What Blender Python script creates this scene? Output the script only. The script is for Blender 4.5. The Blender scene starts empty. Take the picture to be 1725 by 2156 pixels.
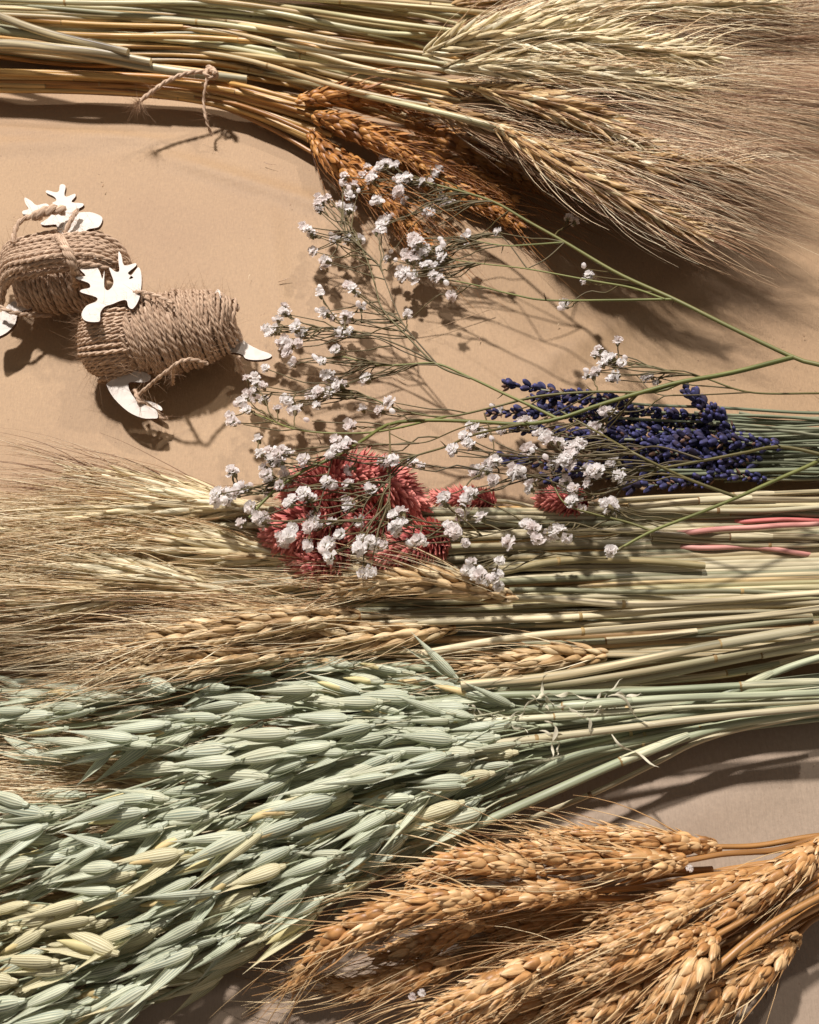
import bpy, math, random
import numpy as np
from mathutils import Matrix, Vector
R = random.Random(7); rng = np.random.default_rng(7)
scene = bpy.context.scene
col = scene.collection

# ---------------------------------------------------------------- camera
PITCH = math.radians(62); HF = math.radians(27.5); DIST = 0.41
cam_d = bpy.data.cameras.new('camera'); cam = bpy.data.objects.new('camera', cam_d); col.objects.link(cam)
CAM = np.array([0.0, -DIST*math.cos(PITCH), DIST*math.sin(PITCH)])
cam.location = CAM; cam.rotation_euler = (math.radians(90)-PITCH, 0, 0)
cam_d.sensor_fit = 'VERTICAL'; cam_d.sensor_height = 24; cam_d.lens = 12/math.tan(HF)
cam_d.clip_start = 0.01; cam_d.clip_end = 20
cam_d.dof.use_dof = True; cam_d.dof.focus_distance = 0.385; cam_d.dof.aperture_fstop = 22
scene.camera = cam

# ---------------------------------------------------------------- light (indoor: two ceiling spots and soft room light)
scene.view_settings.view_transform = 'Standard'; scene.view_settings.look = 'None'
scene.view_settings.exposure = 0.0; scene.view_settings.gamma = 1
w = bpy.data.worlds.new('World'); scene.world = w; w.use_nodes = True
bg = w.node_tree.nodes['Background']; bg.inputs[0].default_value = (1.0, 0.89, 0.83, 1); bg.inputs[1].default_value = 0.20
def spot(name, d, dist, power, colr, rad):
    l = bpy.data.lights.new(name, 'SPOT'); l.energy = power; l.color = colr; l.shadow_soft_size = rad
    l.spot_size = math.radians(50); l.spot_blend = 0.6
    o = bpy.data.objects.new(name, l); v = Vector(d).normalized()*dist
    o.location = v; o.rotation_euler = v.to_track_quat('Z', 'Y').to_euler(); col.objects.link(o)
spot('ceiling_spot', (-0.34, 0.72, 1.2), 2.3, 345, (1.0, 0.94, 0.92), 0.065)
spot('ceiling_spot', (0.42, 0.85, 1.15), 2.4, 70, (1.0, 0.93, 0.88), 0.05)

# ---------------------------------------------------------------- pixel -> world at a real height (photo coords 1725x2156, z in cm)
FWD = np.array([0, math.cos(PITCH), -math.sin(PITCH)]); UP = np.array([0, math.sin(PITCH), math.cos(PITCH)]); RT = np.array([1., 0, 0])
TH = math.tan(HF)
def P(x, y, z=0.0):
    d = FWD + RT*((x-862.5)/1078*TH) + UP*((1078-y)/1078*TH)
    return CAM + d*((z*0.01-CAM[2])/d[2])
def PP(pts): return np.array([P(*p) for p in pts])
def unit(a):
    a = np.asarray(a, float); return a/(np.linalg.norm(a, axis=-1, keepdims=True)+1e-12)
def spline(p, n):
    p = np.asarray(p, float)
    if len(p) == 2: return p[0]+(p[1]-p[0])*np.linspace(0, 1, n)[:, None]
    q = np.vstack([2*p[0]-p[1], p, 2*p[-1]-p[-2]])
    seg = np.linalg.norm(np.diff(p, axis=0), axis=1); cum = np.concatenate([[0], np.cumsum(seg)])
    out = []
    for s in np.linspace(0, cum[-1], n):
        i = min(np.searchsorted(cum, s, 'right')-1, len(p)-2); t = (s-cum[i])/max(seg[i], 1e-9)
        a, b, c, d = q[i:i+4]
        out.append(.5*((2*b)+(-a+c)*t+(2*a-5*b+4*c-d)*t*t+(-a+3*b-3*c+d)*t**3))
    return np.array(out)
def frames(p, ref=(0, 0, 1)):
    T = unit(np.gradient(p, axis=0)); ref = np.broadcast_to(np.asarray(ref, float), T.shape)
    S = unit(np.cross(T, ref)); return T, S, np.cross(S, T)

class MB:
    def __init__(s): s.V = []; s.Q = []; s.T = []; s.UV = []; s.n = 0
    def add(s, V, Q=None, T=None, UV=None):
        V = np.asarray(V, float).reshape(-1, 3)
        s.V.append(V)
        s.UV.append(np.zeros((len(V), 2)) if UV is None else np.asarray(UV, float).reshape(-1, 2))
        if Q is not None and len(Q): s.Q.append(np.asarray(Q)+s.n)
        if T is not None and len(T): s.T.append(np.asarray(T)+s.n)
        s.n += len(V); return s
    def grid(s, G, UV=None):
        n, m = G.shape[:2]; i = np.arange(n*m).reshape(n, m)
        q = np.stack([i[:-1, :-1], i[:-1, 1:], i[1:, 1:], i[1:, :-1]], -1).reshape(-1, 4)
        if UV is None:
            a, b = np.meshgrid(np.linspace(0, 1, n), np.linspace(0, 1, m), indexing='ij'); UV = np.stack([b, a], -1)
        return s.add(G.reshape(-1, 3), q, None, UV)
    def tube(s, p, r, k=8, ref=(0, 0, 1), cap=True, squash=1.0):
        n = len(p); r = np.broadcast_to(np.asarray(r, float), (n,))
        T, S, N = frames(p, ref); a = np.linspace(0, 2*math.pi, k+1)
        G = p[:, None]+r[:, None, None]*(np.cos(a)[None, :, None]*S[:, None]+squash*np.sin(a)[None, :, None]*N[:, None])
        L = np.concatenate([[0], np.cumsum(np.linalg.norm(np.diff(p, axis=0), axis=1))])*100
        UV = np.stack(np.broadcast_arrays(np.linspace(0, 1, k+1)[None, :], L[:, None]), -1)
        s.grid(G, UV)
        if cap:
            for e, sg in ((0, -1), (n-1, 1)):
                c = p[e]+T[e]*sg*r[e]*.1
                tr = [(0, j+1, j+2) if sg > 0 else (0, j+2, j+1) for j in range(k)]
                s.add(np.vstack([c[None], G[e]]), None, tr, np.tile([[.5, L[e]]], (k+2, 1)))
        return s
    def hairs(s, B, D, Ln, bend, r0, segs=5, k=3, wob=0.02):
        B = np.asarray(B, float); D = unit(D); n = len(B)
        if n == 0: return s
        Ln = np.broadcast_to(Ln, (n,)); t = np.linspace(0, 1, segs+1)
        W = rng.normal(0, wob, (n, 3))
        c = B[:, None]+Ln[:, None, None]*(D[:, None]*t[None, :, None]+np.asarray(bend)[:, None]*(t**2)[None, :, None]+W[:, None]*np.sin(t*4.5)[None, :, None])
        S = unit(np.cross(D, np.array([.13, .2, 1.]))); N = np.cross(S, D)
        a = np.arange(k)*2*math.pi/k; r0 = np.broadcast_to(r0, (n,))
        off = np.cos(a)[None, :, None]*S[:, None]+np.sin(a)[None, :, None]*N[:, None]
        G = c[:, :, None]+(r0[:, None]*(1-.75*t)[None, :])[:, :, None, None]*off[:, None]
        idx = np.arange(n*(segs+1)*k).reshape(n, segs+1, k); nx = np.roll(idx, -1, 2)
        q = np.stack([idx[:, :-1], nx[:, :-1], nx[:, 1:], idx[:, 1:]], -1).reshape(-1, 4)
        h = np.broadcast_to(rng.random(n)[:, None, None], (n, segs+1, k)); vv = np.broadcast_to(t[None, :, None], (n, segs+1, k))
        return s.add(G.reshape(-1, 3), q, None, np.stack([h, vv], -1))
    def mesh(s, name, mat, origin=(0, 0, 0), smooth=True):
        V = np.vstack(s.V)-np.asarray(origin); UV = np.vstack(s.UV)
        Q = np.vstack(s.Q) if s.Q else np.zeros((0, 4), int); T = np.vstack(s.T) if s.T else np.zeros((0, 3), int)
        me = bpy.data.meshes.new(name); me.vertices.add(len(V)); me.vertices.foreach_set('co', V.astype(np.float32).ravel())
        li = np.concatenate([Q.ravel(), T.ravel()]).astype(np.int32); me.loops.add(len(li)); me.loops.foreach_set('vertex_index', li)
        nf = len(Q)+len(T); me.polygons.add(nf)
        ls = np.concatenate([np.arange(len(Q))*4, len(Q)*4+np.arange(len(T))*3]).astype(np.int32)
        me.polygons.foreach_set('loop_start', ls)
        me.polygons.foreach_set('use_smooth', np.full(nf, smooth))
        uv = me.uv_layers.new(name='UVMap'); me.update(calc_edges=True); uv = me.uv_layers[0]
        uv.data.foreach_set('uv', UV[li].astype(np.float32).ravel())
        me.materials.append(mat); return me
    def obj(s, name, mat, parent=None, origin=(0, 0, 0), smooth=True):
        o = bpy.data.objects.new(name, s.mesh(name, mat, origin, smooth)); col.objects.link(o)
        if parent is not None: o.parent = parent
        else: o.location = origin
        return o
def tag(o, label=None, cat=None, group=None, kind=None):
    if label: o['label'] = label
    if cat: o['category'] = cat
    if group: o['group'] = group
    if kind: o['kind'] = kind
    return o
def thing(name, label, cat, loc, group=None):
    o = bpy.data.objects.new(name, None); o.empty_display_size = .01; o.location = loc; col.objects.link(o)
    return tag(o, label, cat, group)
def inst(name, me, M, parent):
    o = bpy.data.objects.new(name, me); o.parent = parent; o.matrix_basis = M; col.objects.link(o); return o

# ---------------------------------------------------------------- materials
def lin(h):
    if not isinstance(h, str): return tuple(h)+(1,)
    v = [int(h[i:i+2], 16)/255 for i in (0, 2, 4)]
    return tuple(c/12.92 if c < .04045 else ((c+.055)/1.055)**2.4 for c in v)+(1,)
def nodes(name):
    m = bpy.data.materials.new(name); m.use_nodes = True; nt = m.node_tree
    return m, nt, nt.nodes['Principled BSDF'], nt.nodes['Material Output']
def plant(name, cols, rough=.5, scale=(8, .5), amt=.35, spec=.4, trans=0.0, bump=.0, obj_random=True, tipcol=None, veins=0, sheen=0):
    m, nt, b, out = nodes(name); N = nt.nodes.new; L = nt.links.new
    tc = N('ShaderNodeTexCoord'); oi = N('ShaderNodeObjectInfo'); ramp = N('ShaderNodeValToRGB')
    ramp.color_ramp.elements[0].color = lin(cols[0]); ramp.color_ramp.elements[1].color = lin(cols[-1])
    for i, c in enumerate(cols[1:-1]):
        e = ramp.color_ramp.elements.new((i+1)/(len(cols)-1)); e.color = lin(c)
    mp = N('ShaderNodeMapping'); mp.inputs['Scale'].default_value = (scale[0], scale[1], 1); L(tc.outputs['UV'], mp.inputs[0])
    adr = N('ShaderNodeVectorMath'); adr.operation = 'ADD'; sc = N('ShaderNodeVectorMath'); sc.operation = 'SCALE'; sc.inputs['Scale'].default_value = 37
    cx = N('ShaderNodeCombineXYZ'); L(oi.outputs['Random'], cx.inputs[2]); L(cx.outputs[0], sc.inputs[0]); L(mp.outputs[0], adr.inputs[0]); L(sc.outputs[0], adr.inputs[1])
    nz = N('ShaderNodeTexNoise'); nz.inputs['Scale'].default_value = 1; nz.inputs['Detail'].default_value = 4; L(adr.outputs[0], nz.inputs['Vector'])
    if obj_random:
        mx = N('ShaderNodeMath'); mx.operation = 'MULTIPLY_ADD'; mx.inputs[1].default_value = .8; mx.inputs[2].default_value = -.3
        L(nz.outputs['Fac'], mx.inputs[0]); ad = N('ShaderNodeMath'); ad.operation = 'ADD'; L(mx.outputs[0], ad.inputs[0]); L(oi.outputs['Random'], ad.inputs[1]); L(ad.outputs[0], ramp.inputs[0])
    else:
        sp = N('ShaderNodeSeparateXYZ'); L(tc.outputs['UV'], sp.inputs[0]); L(sp.outputs[0], ramp.inputs[0])
    mr = N('ShaderNodeMapRange'); mr.inputs[1].default_value = .3; mr.inputs[2].default_value = .7; mr.inputs[3].default_value = 1-amt; mr.inputs[4].default_value = 1+amt*.4
    L(nz.outputs['Fac'], mr.inputs[0])
    mu = N('ShaderNodeMix'); mu.data_type = 'RGBA'; mu.blend_type = 'MULTIPLY'; mu.inputs[0].default_value = 1
    L(ramp.outputs[0], mu.inputs[6]); L(mr.outputs[0], mu.inputs[7]); c = mu.outputs[2]
    if veins:
        sp = N('ShaderNodeSeparateXYZ'); L(tc.outputs['UV'], sp.inputs[0])
        s1 = N('ShaderNodeMath'); s1.operation = 'MULTIPLY'; s1.inputs[1].default_value = veins*2*math.pi; L(sp.outputs[0], s1.inputs[0])
        s2 = N('ShaderNodeMath'); s2.operation = 'SINE'; L(s1.outputs[0], s2.inputs[0])
        s3 = N('ShaderNodeMapRange'); s3.inputs[1].default_value = .15; s3.inputs[2].default_value = .95; L(s2.outputs[0], s3.inputs[0])
        m2 = N('ShaderNodeMix'); m2.data_type = 'RGBA'; L(s3.outputs[0], m2.inputs[0]); L(c, m2.inputs[6])
        m3 = N('ShaderNodeMix'); m3.data_type = 'RGBA'; m3.inputs[0].default_value = .6; L(c, m3.inputs[6]); m3.inputs[7].default_value = lin('F2F0CC'); L(m3.outputs[2], m2.inputs[7]); c = m2.outputs[2]
        bp = N('ShaderNodeBump'); bp.inputs['Strength'].default_value = .3; bp.inputs['Distance'].default_value = .0003; L(s2.outputs[0], bp.inputs['Height']); L(bp.outputs[0], b.inputs['Normal'])
    if tipcol:
        sp2 = N('ShaderNodeSeparateXYZ'); L(tc.outputs['UV'], sp2.inputs[0]); r2 = N('ShaderNodeMapRange'); r2.inputs[1].default_value = tipcol[1]; r2.inputs[2].default_value = tipcol[2]; L(sp2.outputs[1], r2.inputs[0])
        m4 = N('ShaderNodeMix'); m4.data_type = 'RGBA'; L(r2.outputs[0], m4.inputs[0]); L(c, m4.inputs[6]); m4.inputs[7].default_value = lin(tipcol[0]); c = m4.outputs[2]
    L(c, b.inputs['Base Color']); b.inputs['Roughness'].default_value = rough; b.inputs['Specular IOR Level'].default_value = spec
    if bump and not veins:
        bp = N('ShaderNodeBump'); bp.inputs['Strength'].default_value = bump; bp.inputs['Distance'].default_value = .0006; L(nz.outputs['Fac'], bp.inputs['Height']); L(bp.outputs[0], b.inputs['Normal'])
    if trans:
        tr = N('ShaderNodeBsdfTranslucent'); L(c, tr.inputs[0]); ms = N('ShaderNodeMixShader'); ms.inputs[0].default_value = trans
        L(b.outputs[0], ms.inputs[1]); L(tr.outputs[0], ms.inputs[2]); L(ms.outputs[0], out.inputs[0])
    return m

M_stem_green = plant('pale_green_straw', ['7A6644', 'C6AC7A', 'A9A478', 'DFD0A6', 'B0905E', 'C6C096'], .42, (7, .22), .55, .45, bump=.3)
M_stem_gold = plant('golden_straw', ['8E5E28', 'B5803F', 'C9A15F', 'C8A468'], .42, (7, .35), .45, .45, bump=.3)
M_stem_cream = plant('cream_straw', ['7C6A4C', 'C2B490', 'D8CCA8', '9C9678', 'C9B68E', '8C8A6C'], .42, (7, .22), .55, .4, bump=.3)
M_stem_oat = plant('oat_stem', ['858E6E', 'B2B798', '9AA181', 'C6C2A2'], .45, (7, .25), .5, .45, bump=.4)
M_stem_brown = plant('brown_straw', ['6E4F30', '8A6A44', 'A0835A'], .45, (7, .35), .4, .4, bump=.3)
M_stem_wheat = plant('wheat_stem', ['9C6C3C', 'B98850', 'A87A45'], .4, (6, .35), .4, .45, bump=.3)
M_stem_pink = plant('dyed_pink_straw', ['C2605C', 'D88078', 'CC9488'], .5, (6, .5), .3)
M_node = plant('straw_joint', ['7A5C3A', 'A88E5C'], .6, (4, 1), .4)
M_rye = plant('rye_husk', ['C2AA80', 'E4D4A8', 'D4C49C', 'F2E9C6'], .5, (3, 2), .3, .35, trans=.1, bump=.3)
M_rye_awn = plant('rye_awn', ['6E4C36', '9E7858', 'C6A680', 'EBDBB8'], .4, (1, 1), .15, .5, obj_random=False)
M_rye_awn2 = plant('rye_awn_pale', ['946E48', 'CDAD80', 'EBD6AC', 'FBF0CE'], .4, (1, 1), .15, .5, obj_random=False)
M_dwheat = plant('dark_wheat_husk', ['744820', 'A46C34', 'C28C4C'], .45, (3, 2), .35, .4, bump=.3)
M_dawn = plant('dark_wheat_awn', ['7B461D', 'A2682F', 'BC8347'], .4, (1, 1), .15, .5, obj_random=False)
M_wheat = plant('wheat_husk', ['94663A', 'BC8A54', 'CA9C66', 'DAB482'], .42, (3, 1.6), .35, .42, bump=.4, tipcol=('E0C295', .72, 1.0))
M_wawn = plant('wheat_awn', ['7C5430', 'B58A5A', 'D6B27E', 'EBD4A8'], .4, (1, 1), .15, .5, obj_random=False)
M_oat = plant('oat_glume', ['88917A', 'B4BCA2', 'A2AC94', 'CACFB4', 'A3AF9A', 'BEC0A2', 'B2BBA6'], .5, (3, 1.5), .35, .5, trans=.18, veins=8, tipcol=('DEDCC6', .74, 1.0))
M_oat2 = plant('oat_glume_straw', ['B9B18A', 'C6BC94', 'BDB78F'], .5, (3, 1.5), .2, .35, trans=.14, veins=9, tipcol=('DACBA6', .7, 1.0))
M_floret = plant('oat_floret', ['BDB280', 'D2C690', 'C8AE7C'], .5, (3, 1.5), .2, .35)
M_petal = plant('white_petal', ['F8F4F1', 'FCFAF8', 'F0E8E4'], .7, (3, 3), .03, .2, trans=.6)
M_calyx = plant('flower_calyx', ['6E6B45', '8A7A58'], .6, (3, 3), .3)
M_gyp = plant('gypsophila_stem', ['666B35', '7A7C44', '625A33'], .5, (4, .6), .35)
M_twig = plant('gypsophila_twig', ['4E4228', '625633'], .55, (3, .6), .3)
M_lav = plant('lavender_bud', ['24243A', '313150', '434366', '3C3446'], .8, (5, 1), .4, .25, bump=.3, tipcol=('55548A', .75, 1))
M_lavstem = plant('lavender_stem', ['5E6650', '7E8468', '8C8C72'], .6, (4, .4), .3)
M_bract = plant('lavender_bract', ['6B4E44', '8A6A56'], .6, (3, 1), .3)
M_pink = plant('dyed_pink_scale', ['9C4648', 'BE5E5E', 'D07870', 'AE504F'], .6, (3, 1), .35, .3, trans=.12, tipcol=('EE9C8C', .5, 1))
M_shred = plant('papery_shred', ['D8D2B8', 'E4DCC4'], .6, (3, 1), .2, .3, trans=.25)
M_leafblade = plant('dry_leaf_blade', ['8F9268', 'A7A47C', '9A8A62'], .5, (10, .3), .4, .35, bump=.3)

def twine_mat():
    m, nt, b, out = nodes('jute_twine'); N = nt.nodes.new; L = nt.links.new
    tc = N('ShaderNodeTexCoord'); nz = N('ShaderNodeTexNoise'); nz.inputs['Scale'].default_value = 900; nz.inputs['Detail'].default_value = 5; L(tc.outputs['Object'], nz.inputs['Vector'])
    mp = N('ShaderNodeMapping'); mp.inputs['Scale'].default_value = (12, 2.5, 1); L(tc.outputs['UV'], mp.inputs[0])
    n2 = N('ShaderNodeTexNoise'); n2.inputs['Scale'].default_value = 1; n2.inputs['Detail'].default_value = 5; L(mp.outputs[0], n2.inputs['Vector'])
    r = N('ShaderNodeValToRGB'); r.color_ramp.elements[0].position = .3; r.color_ramp.elements[1].position = .72
    r.color_ramp.elements[0].color = lin('8A6C54'); r.color_ramp.elements[1].color = lin('DCC2A6'); L(n2.outputs['Fac'], r.inputs[0])
    L(r.outputs[0], b.inputs['Base Color']); b.inputs['Roughness'].default_value = .7; b.inputs['Specular IOR Level'].default_value = .3
    bp = N('ShaderNodeBump'); bp.inputs['Strength'].default_value = .5; bp.inputs['Distance'].default_value = .0004; L(n2.outputs['Fac'], bp.inputs['Height']); L(bp.outputs[0], b.inputs['Normal'])
    return m
M_twine = twine_mat()
M_fuzz = plant('jute_fuzz', ['8A6A50', 'C0A080'], .6, (1, 1), .1, .3, obj_random=False)
def card_mat():
    m, nt, b, out = nodes('white_painted_wood'); N = nt.nodes.new; L = nt.links.new
    tc = N('ShaderNodeTexCoord'); mp = N('ShaderNodeMapping'); mp.inputs['Scale'].default_value = (60, 400, 60); mp.inputs['Rotation'].default_value = (0, 0, .5); L(tc.outputs['Object'], mp.inputs[0])
    nz = N('ShaderNodeTexNoise'); nz.inputs['Scale'].default_value = 1; nz.inputs['Detail'].default_value = 4; L(mp.outputs[0], nz.inputs['Vector'])
    r = N('ShaderNodeValToRGB'); r.color_ramp.elements[0].color = lin('BDB2A4'); r.color_ramp.elements[1].color = lin('CFC6BA'); L(nz.outputs['Fac'], r.inputs[0])
    L(r.outputs[0], b.inputs['Base Color']); b.inputs['Roughness'].default_value = .55
    bp = N('ShaderNodeBump'); bp.inputs['Strength'].default_value = .2; bp.inputs['Distance'].default_value = .0003; L(nz.outputs['Fac'], bp.inputs['Height']); L(bp.outputs[0], b.inputs['Normal'])
    return m
M_card = card_mat()
def flat(name, c, rough=.6):
    return plant(name, [c, c], rough, (4, 1), .25)
M_cardedge = flat('scorched_wood_edge', '5A4030')
def paper_mat(name, c1, c2, c3):
    m, nt, b, out = nodes(name); N = nt.nodes.new; L = nt.links.new
    tc = N('ShaderNodeTexCoord')
    def noise(s, d, rgh=.5, st=None):
        n = N('ShaderNodeTexNoise'); n.inputs['Scale'].default_value = s; n.inputs['Detail'].default_value = d; n.inputs['Roughness'].default_value = rgh
        if st:
            mp = N('ShaderNodeMapping'); mp.inputs['Scale'].default_value = st; L(tc.outputs['Object'], mp.inputs[0]); L(mp.outputs[0], n.inputs['Vector'])
        else: L(tc.outputs['Object'], n.inputs['Vector'])
        return n
    n1 = noise(9, 4); n2 = noise(700, 5, .7); n3 = noise(1, 3, .6, (1600, 240, 1)); n4 = noise(520, 3)
    r = N('ShaderNodeValToRGB'); r.color_ramp.elements[0].position = .3; r.color_ramp.elements[1].position = .7
    r.color_ramp.elements[0].color = lin(c1); r.color_ramp.elements[1].color = lin(c2); L(n1.outputs['Fac'], r.inputs[0])
    def mul(c, n, lo, hi, a, bb):
        mr = N('ShaderNodeMapRange'); mr.inputs[1].default_value = lo; mr.inputs[2].default_value = hi; mr.inputs[3].default_value = a; mr.inputs[4].default_value = bb; L(n.outputs['Fac'], mr.inputs[0])
        mu = N('ShaderNodeMix'); mu.data_type = 'RGBA'; mu.blend_type = 'MULTIPLY'; mu.inputs[0].default_value = 1; L(c, mu.inputs[6]); L(mr.outputs[0], mu.inputs[7]); return mu.outputs[2]
    c = mul(r.outputs[0], n2, .3, .7, .9, 1.08); c = mul(c, n3, .35, .65, .94, 1.05)
    mr = N('ShaderNodeMapRange'); mr.inputs[1].default_value = .70; mr.inputs[2].default_value = .78; L(n4.outputs['Fac'], mr.inputs[0])
    mu = N('ShaderNodeMix'); mu.data_type = 'RGBA'; L(mr.outputs[0], mu.inputs[0]); L(c, mu.inputs[6]); mu.inputs[7].default_value = lin(c3)
    L(mu.outputs[2], b.inputs['Base Color']); b.inputs['Roughness'].default_value = .62; b.inputs['Specular IOR Level'].default_value = .35
    ad = N('ShaderNodeMath'); ad.operation = 'ADD'; L(n2.outputs['Fac'], ad.inputs[0]); L(n3.outputs['Fac'], ad.inputs[1])
    bp = N('ShaderNodeBump'); bp.inputs['Strength'].default_value = .35; bp.inputs['Distance'].default_value = .0003; L(ad.outputs[0], bp.inputs['Height']); L(bp.outputs[0], b.inputs['Normal'])
    return m
M_paper = paper_mat('kraft_paper', '967A5C', 'A38765', '785C42')
M_paper2 = paper_mat('grey_kraft_paper', '968370', 'A08E7A', '836C58')

# ---------------------------------------------------------------- the setting: kraft paper
def height(x, y, seed):
    h = .0010*np.sin(x*9+seed)*np.sin(y*7+1.3*seed)+.0005*np.sin(x*23+y*17+seed)
    return h
def crease(x, y, a, b, wdt, hgt):
    a = np.array(a[:2]); b = np.array(b[:2]); d = b-a; L = np.hypot(*d); d /= L
    t = (x-a[0])*d[0]+(y-a[1])*d[1]; n = -(x-a[0])*d[1]+(y-a[1])*d[0]
    f = np.clip(np.minimum(t, L-t)/.03+.5, 0, 1)
    return hgt*np.exp(-(n/wdt)**2)*f
def paper(name, x0, x1, y0, y1, nx, ny, z, mat, seed, creases):
    X, Y = np.meshgrid(np.linspace(x0, x1, nx), np.linspace(y0, y1, ny))
    Z = z+height(X, Y, seed)
    for a, b, wd, hg in creases: Z = Z+crease(X, Y, a, b, wd, hg*2.0)
    mb = MB(); mb.grid(np.stack([X, Y, Z], -1)); o = mb.obj(name, mat)
    return tag(o, kind='structure')
cr = [(P(360, 330), P(900, 500), .0045, .0011), (P(-30, 262), P(340, 292), .0028, .0008), (P(-50, 300), P(240, 292), .006, .0009), (P(560, 420), P(620, 1000), .006, .0006), (P(1150, 760), P(1500, 560), .008, .0012)]
paper('ground', -.75, .75, -.14, 1.1, 500, 420, -.0015, M_paper, .4, cr)
cr2 = [(P(1270, 1690), P(1300, 1775), .0012, -.0008), (P(1300, 1775), P(1700, 1620), .01, .0006), (P(690, 2050), P(730, 2156), .003, .0012), (P(300, 2100), P(690, 2050), .004, .0007)]
paper('ground', -.75, .75, -.6, float(P(800, 1480)[1]), 500, 420, .0005, M_paper2, 2.1, cr2)

# ---------------------------------------------------------------- unit shapes (along +Y)
def drop(L, W, TH_, a=.5, b=.75, nu=10, nv=9, keel=0., ribs=0, ribamp=0, bend=0.):
    v = np.linspace(0, 1, nv+1)**.9; pk = a/(a+b); f = (np.maximum(v, 1e-4)**a*(1-v+1e-4)**b)/(pk**a*(1-pk)**b)
    f[0] = .25; f[-1] = .03
    th = np.linspace(0, 2*math.pi, nu+1)
    rr = 1+keel*np.exp(-((th-math.pi/2)/.5)**2)+ribamp*np.cos(ribs*th)
    X = f[:, None]*np.cos(th)[None]*rr*W/2; Z = f[:, None]*np.sin(th)[None]*rr*TH_/2+bend*L*(v[:, None]**2)
    G = np.stack([X, np.broadcast_to((v*L)[:, None], X.shape), Z], -1)
    UV = np.stack(np.broadcast_arrays(th[None]/6.283, v[:, None]), -1)
    return G, UV
def dropmesh(name, mat, **k):
    G, UV = drop(**k); mb = MB(); mb.grid(G, UV); return mb
def unitset(mk, name, mat, n):
    r = []
    for i in range(n):
        mb = mk(i); r.append((mb.mesh(name, mat), np.vstack(mb.V), np.vstack(mb.Q), np.vstack(mb.UV)))
    return r
def jit(s): return 1+R.uniform(-s, s)
def grain_mb(name, mat, k=1.):
    mb = dropmesh(name, mat, L=.0098*jit(.12), W=.0051*jit(.12)*k, TH_=.0046*k, a=.6, b=.95, nu=12, nv=8, keel=.2, bend=R.uniform(-.10, .0))
    # a pointed lemma standing off the grain
    L = .0106*jit(.15); W = .0028*jit(.2)*k; v = np.linspace(0, 1, 8); u = np.linspace(-1, 1, 5); sx = R.choice([-1, 1])
    f = np.maximum(v, .03)**.5*(1-v+.01)**.9*1.9; o_ = sx*R.uniform(.02, .12)
    X = f[:, None]*u[None]*W/2+sx*.0012+(v*L*o_)[:, None]; Z = .0012+(1-np.abs(u)[None]**2)*f[:, None]*W*.38+(.07*L*v**2)[:, None]
    mb.grid(np.stack([X, np.broadcast_to((.0012+v*L)[:, None], X.shape), Z], -1))
    return mb
def wheatgrain(mat, name):
    return unitset(lambda i: grain_mb(name, mat), name, mat, 6)
U_wheat = wheatgrain(M_wheat, 'grain'); U_dwheat = wheatgrain(M_dwheat, 'grain')
M_ryeb = plant('brown_rye_husk', ['7E5F40', 'A98558', 'BC9A68', 'CDB07E'], .5, (3, 2), .3, .4, bump=.3)
U_ryeb = unitset(lambda i: dropmesh('husk', M_ryeb, L=.0150*jit(.15), W=.0024*jit(.1), TH_=.0019, a=.4, b=.85, nu=6, nv=6, keel=.3, bend=-.05), 'husk', M_ryeb, 4)
U_rye = unitset(lambda i: dropmesh('husk', M_rye, L=.0150*jit(.18), W=.0025*jit(.12), TH_=.0021, a=.4, b=.85, nu=6, nv=6, keel=.3, bend=-.05), 'husk', M_rye, 4)
U_lav = unitset(lambda i: dropmesh('bud', M_lav, L=.0068*jit(.22), W=.0031*jit(.15), TH_=.0028, a=.45, b=.45, nu=12, nv=6, ribs=6, ribamp=.14), 'bud', M_lav, 4)
U_bract = unitset(lambda i: dropmesh('bract', M_bract, L=.0045*jit(.2), W=.0022, TH_=.0014, a=.5, b=.7, nu=6, nv=5), 'bract', M_bract, 2)
def scale_mb(i):
    L = .0068*jit(.18); W = .0027*jit(.12); v = np.linspace(0, 1, 7); u = np.linspace(-1, 1, 5)
    f = np.maximum(v, .02)**.5*(1-v+.01)**.7*1.9
    X = f[:, None]*u[None]*W/2; Z = -np.abs(u)[None]*f[:, None]*W*.35+.18*L*v[:, None]**2
    G = np.stack([X, np.broadcast_to((v*L)[:, None], X.shape), Z], -1); mb = MB(); mb.grid(G); return mb
U_scale = unitset(scale_mb, 'scale', M_pink, 5)

def glume(mb, L, W, open_, side, roll=0, arc=98):
    nv, nu = 14, 9
    v = np.linspace(0, 1, nv); a, b = .55, 1.75; pk = a/(a+b)
    f = (np.maximum(v, 1e-3)**a*(1-v+1e-3)**b)/(pk**a*(1-pk)**b); f[0] = .22; f[-1] = .015
    th = np.radians(np.linspace(-arc, arc, nu))
    X = f[:, None]*np.sin(th)[None]*W/2; Z = f[:, None]*np.cos(th)[None]*W*.33
    Z = Z*side; Z = Z+side*(-.03*L*v[:, None]**2)
    Y = np.broadcast_to((v*L)[:, None], X.shape)
    # open in the plane of the shell
    c, s = math.cos(open_), math.sin(open_); X2 = X*c+Y*s; Y2 = -X*s+Y*c
    G = np.stack([X2, Y2, Z], -1)
    if side < 0: G = G[:, ::-1]
    UV = np.stack(np.broadcast_arrays(np.linspace(0, 1, nu)[None], v[:, None]), -1)
    mb.grid(G, UV)
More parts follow.
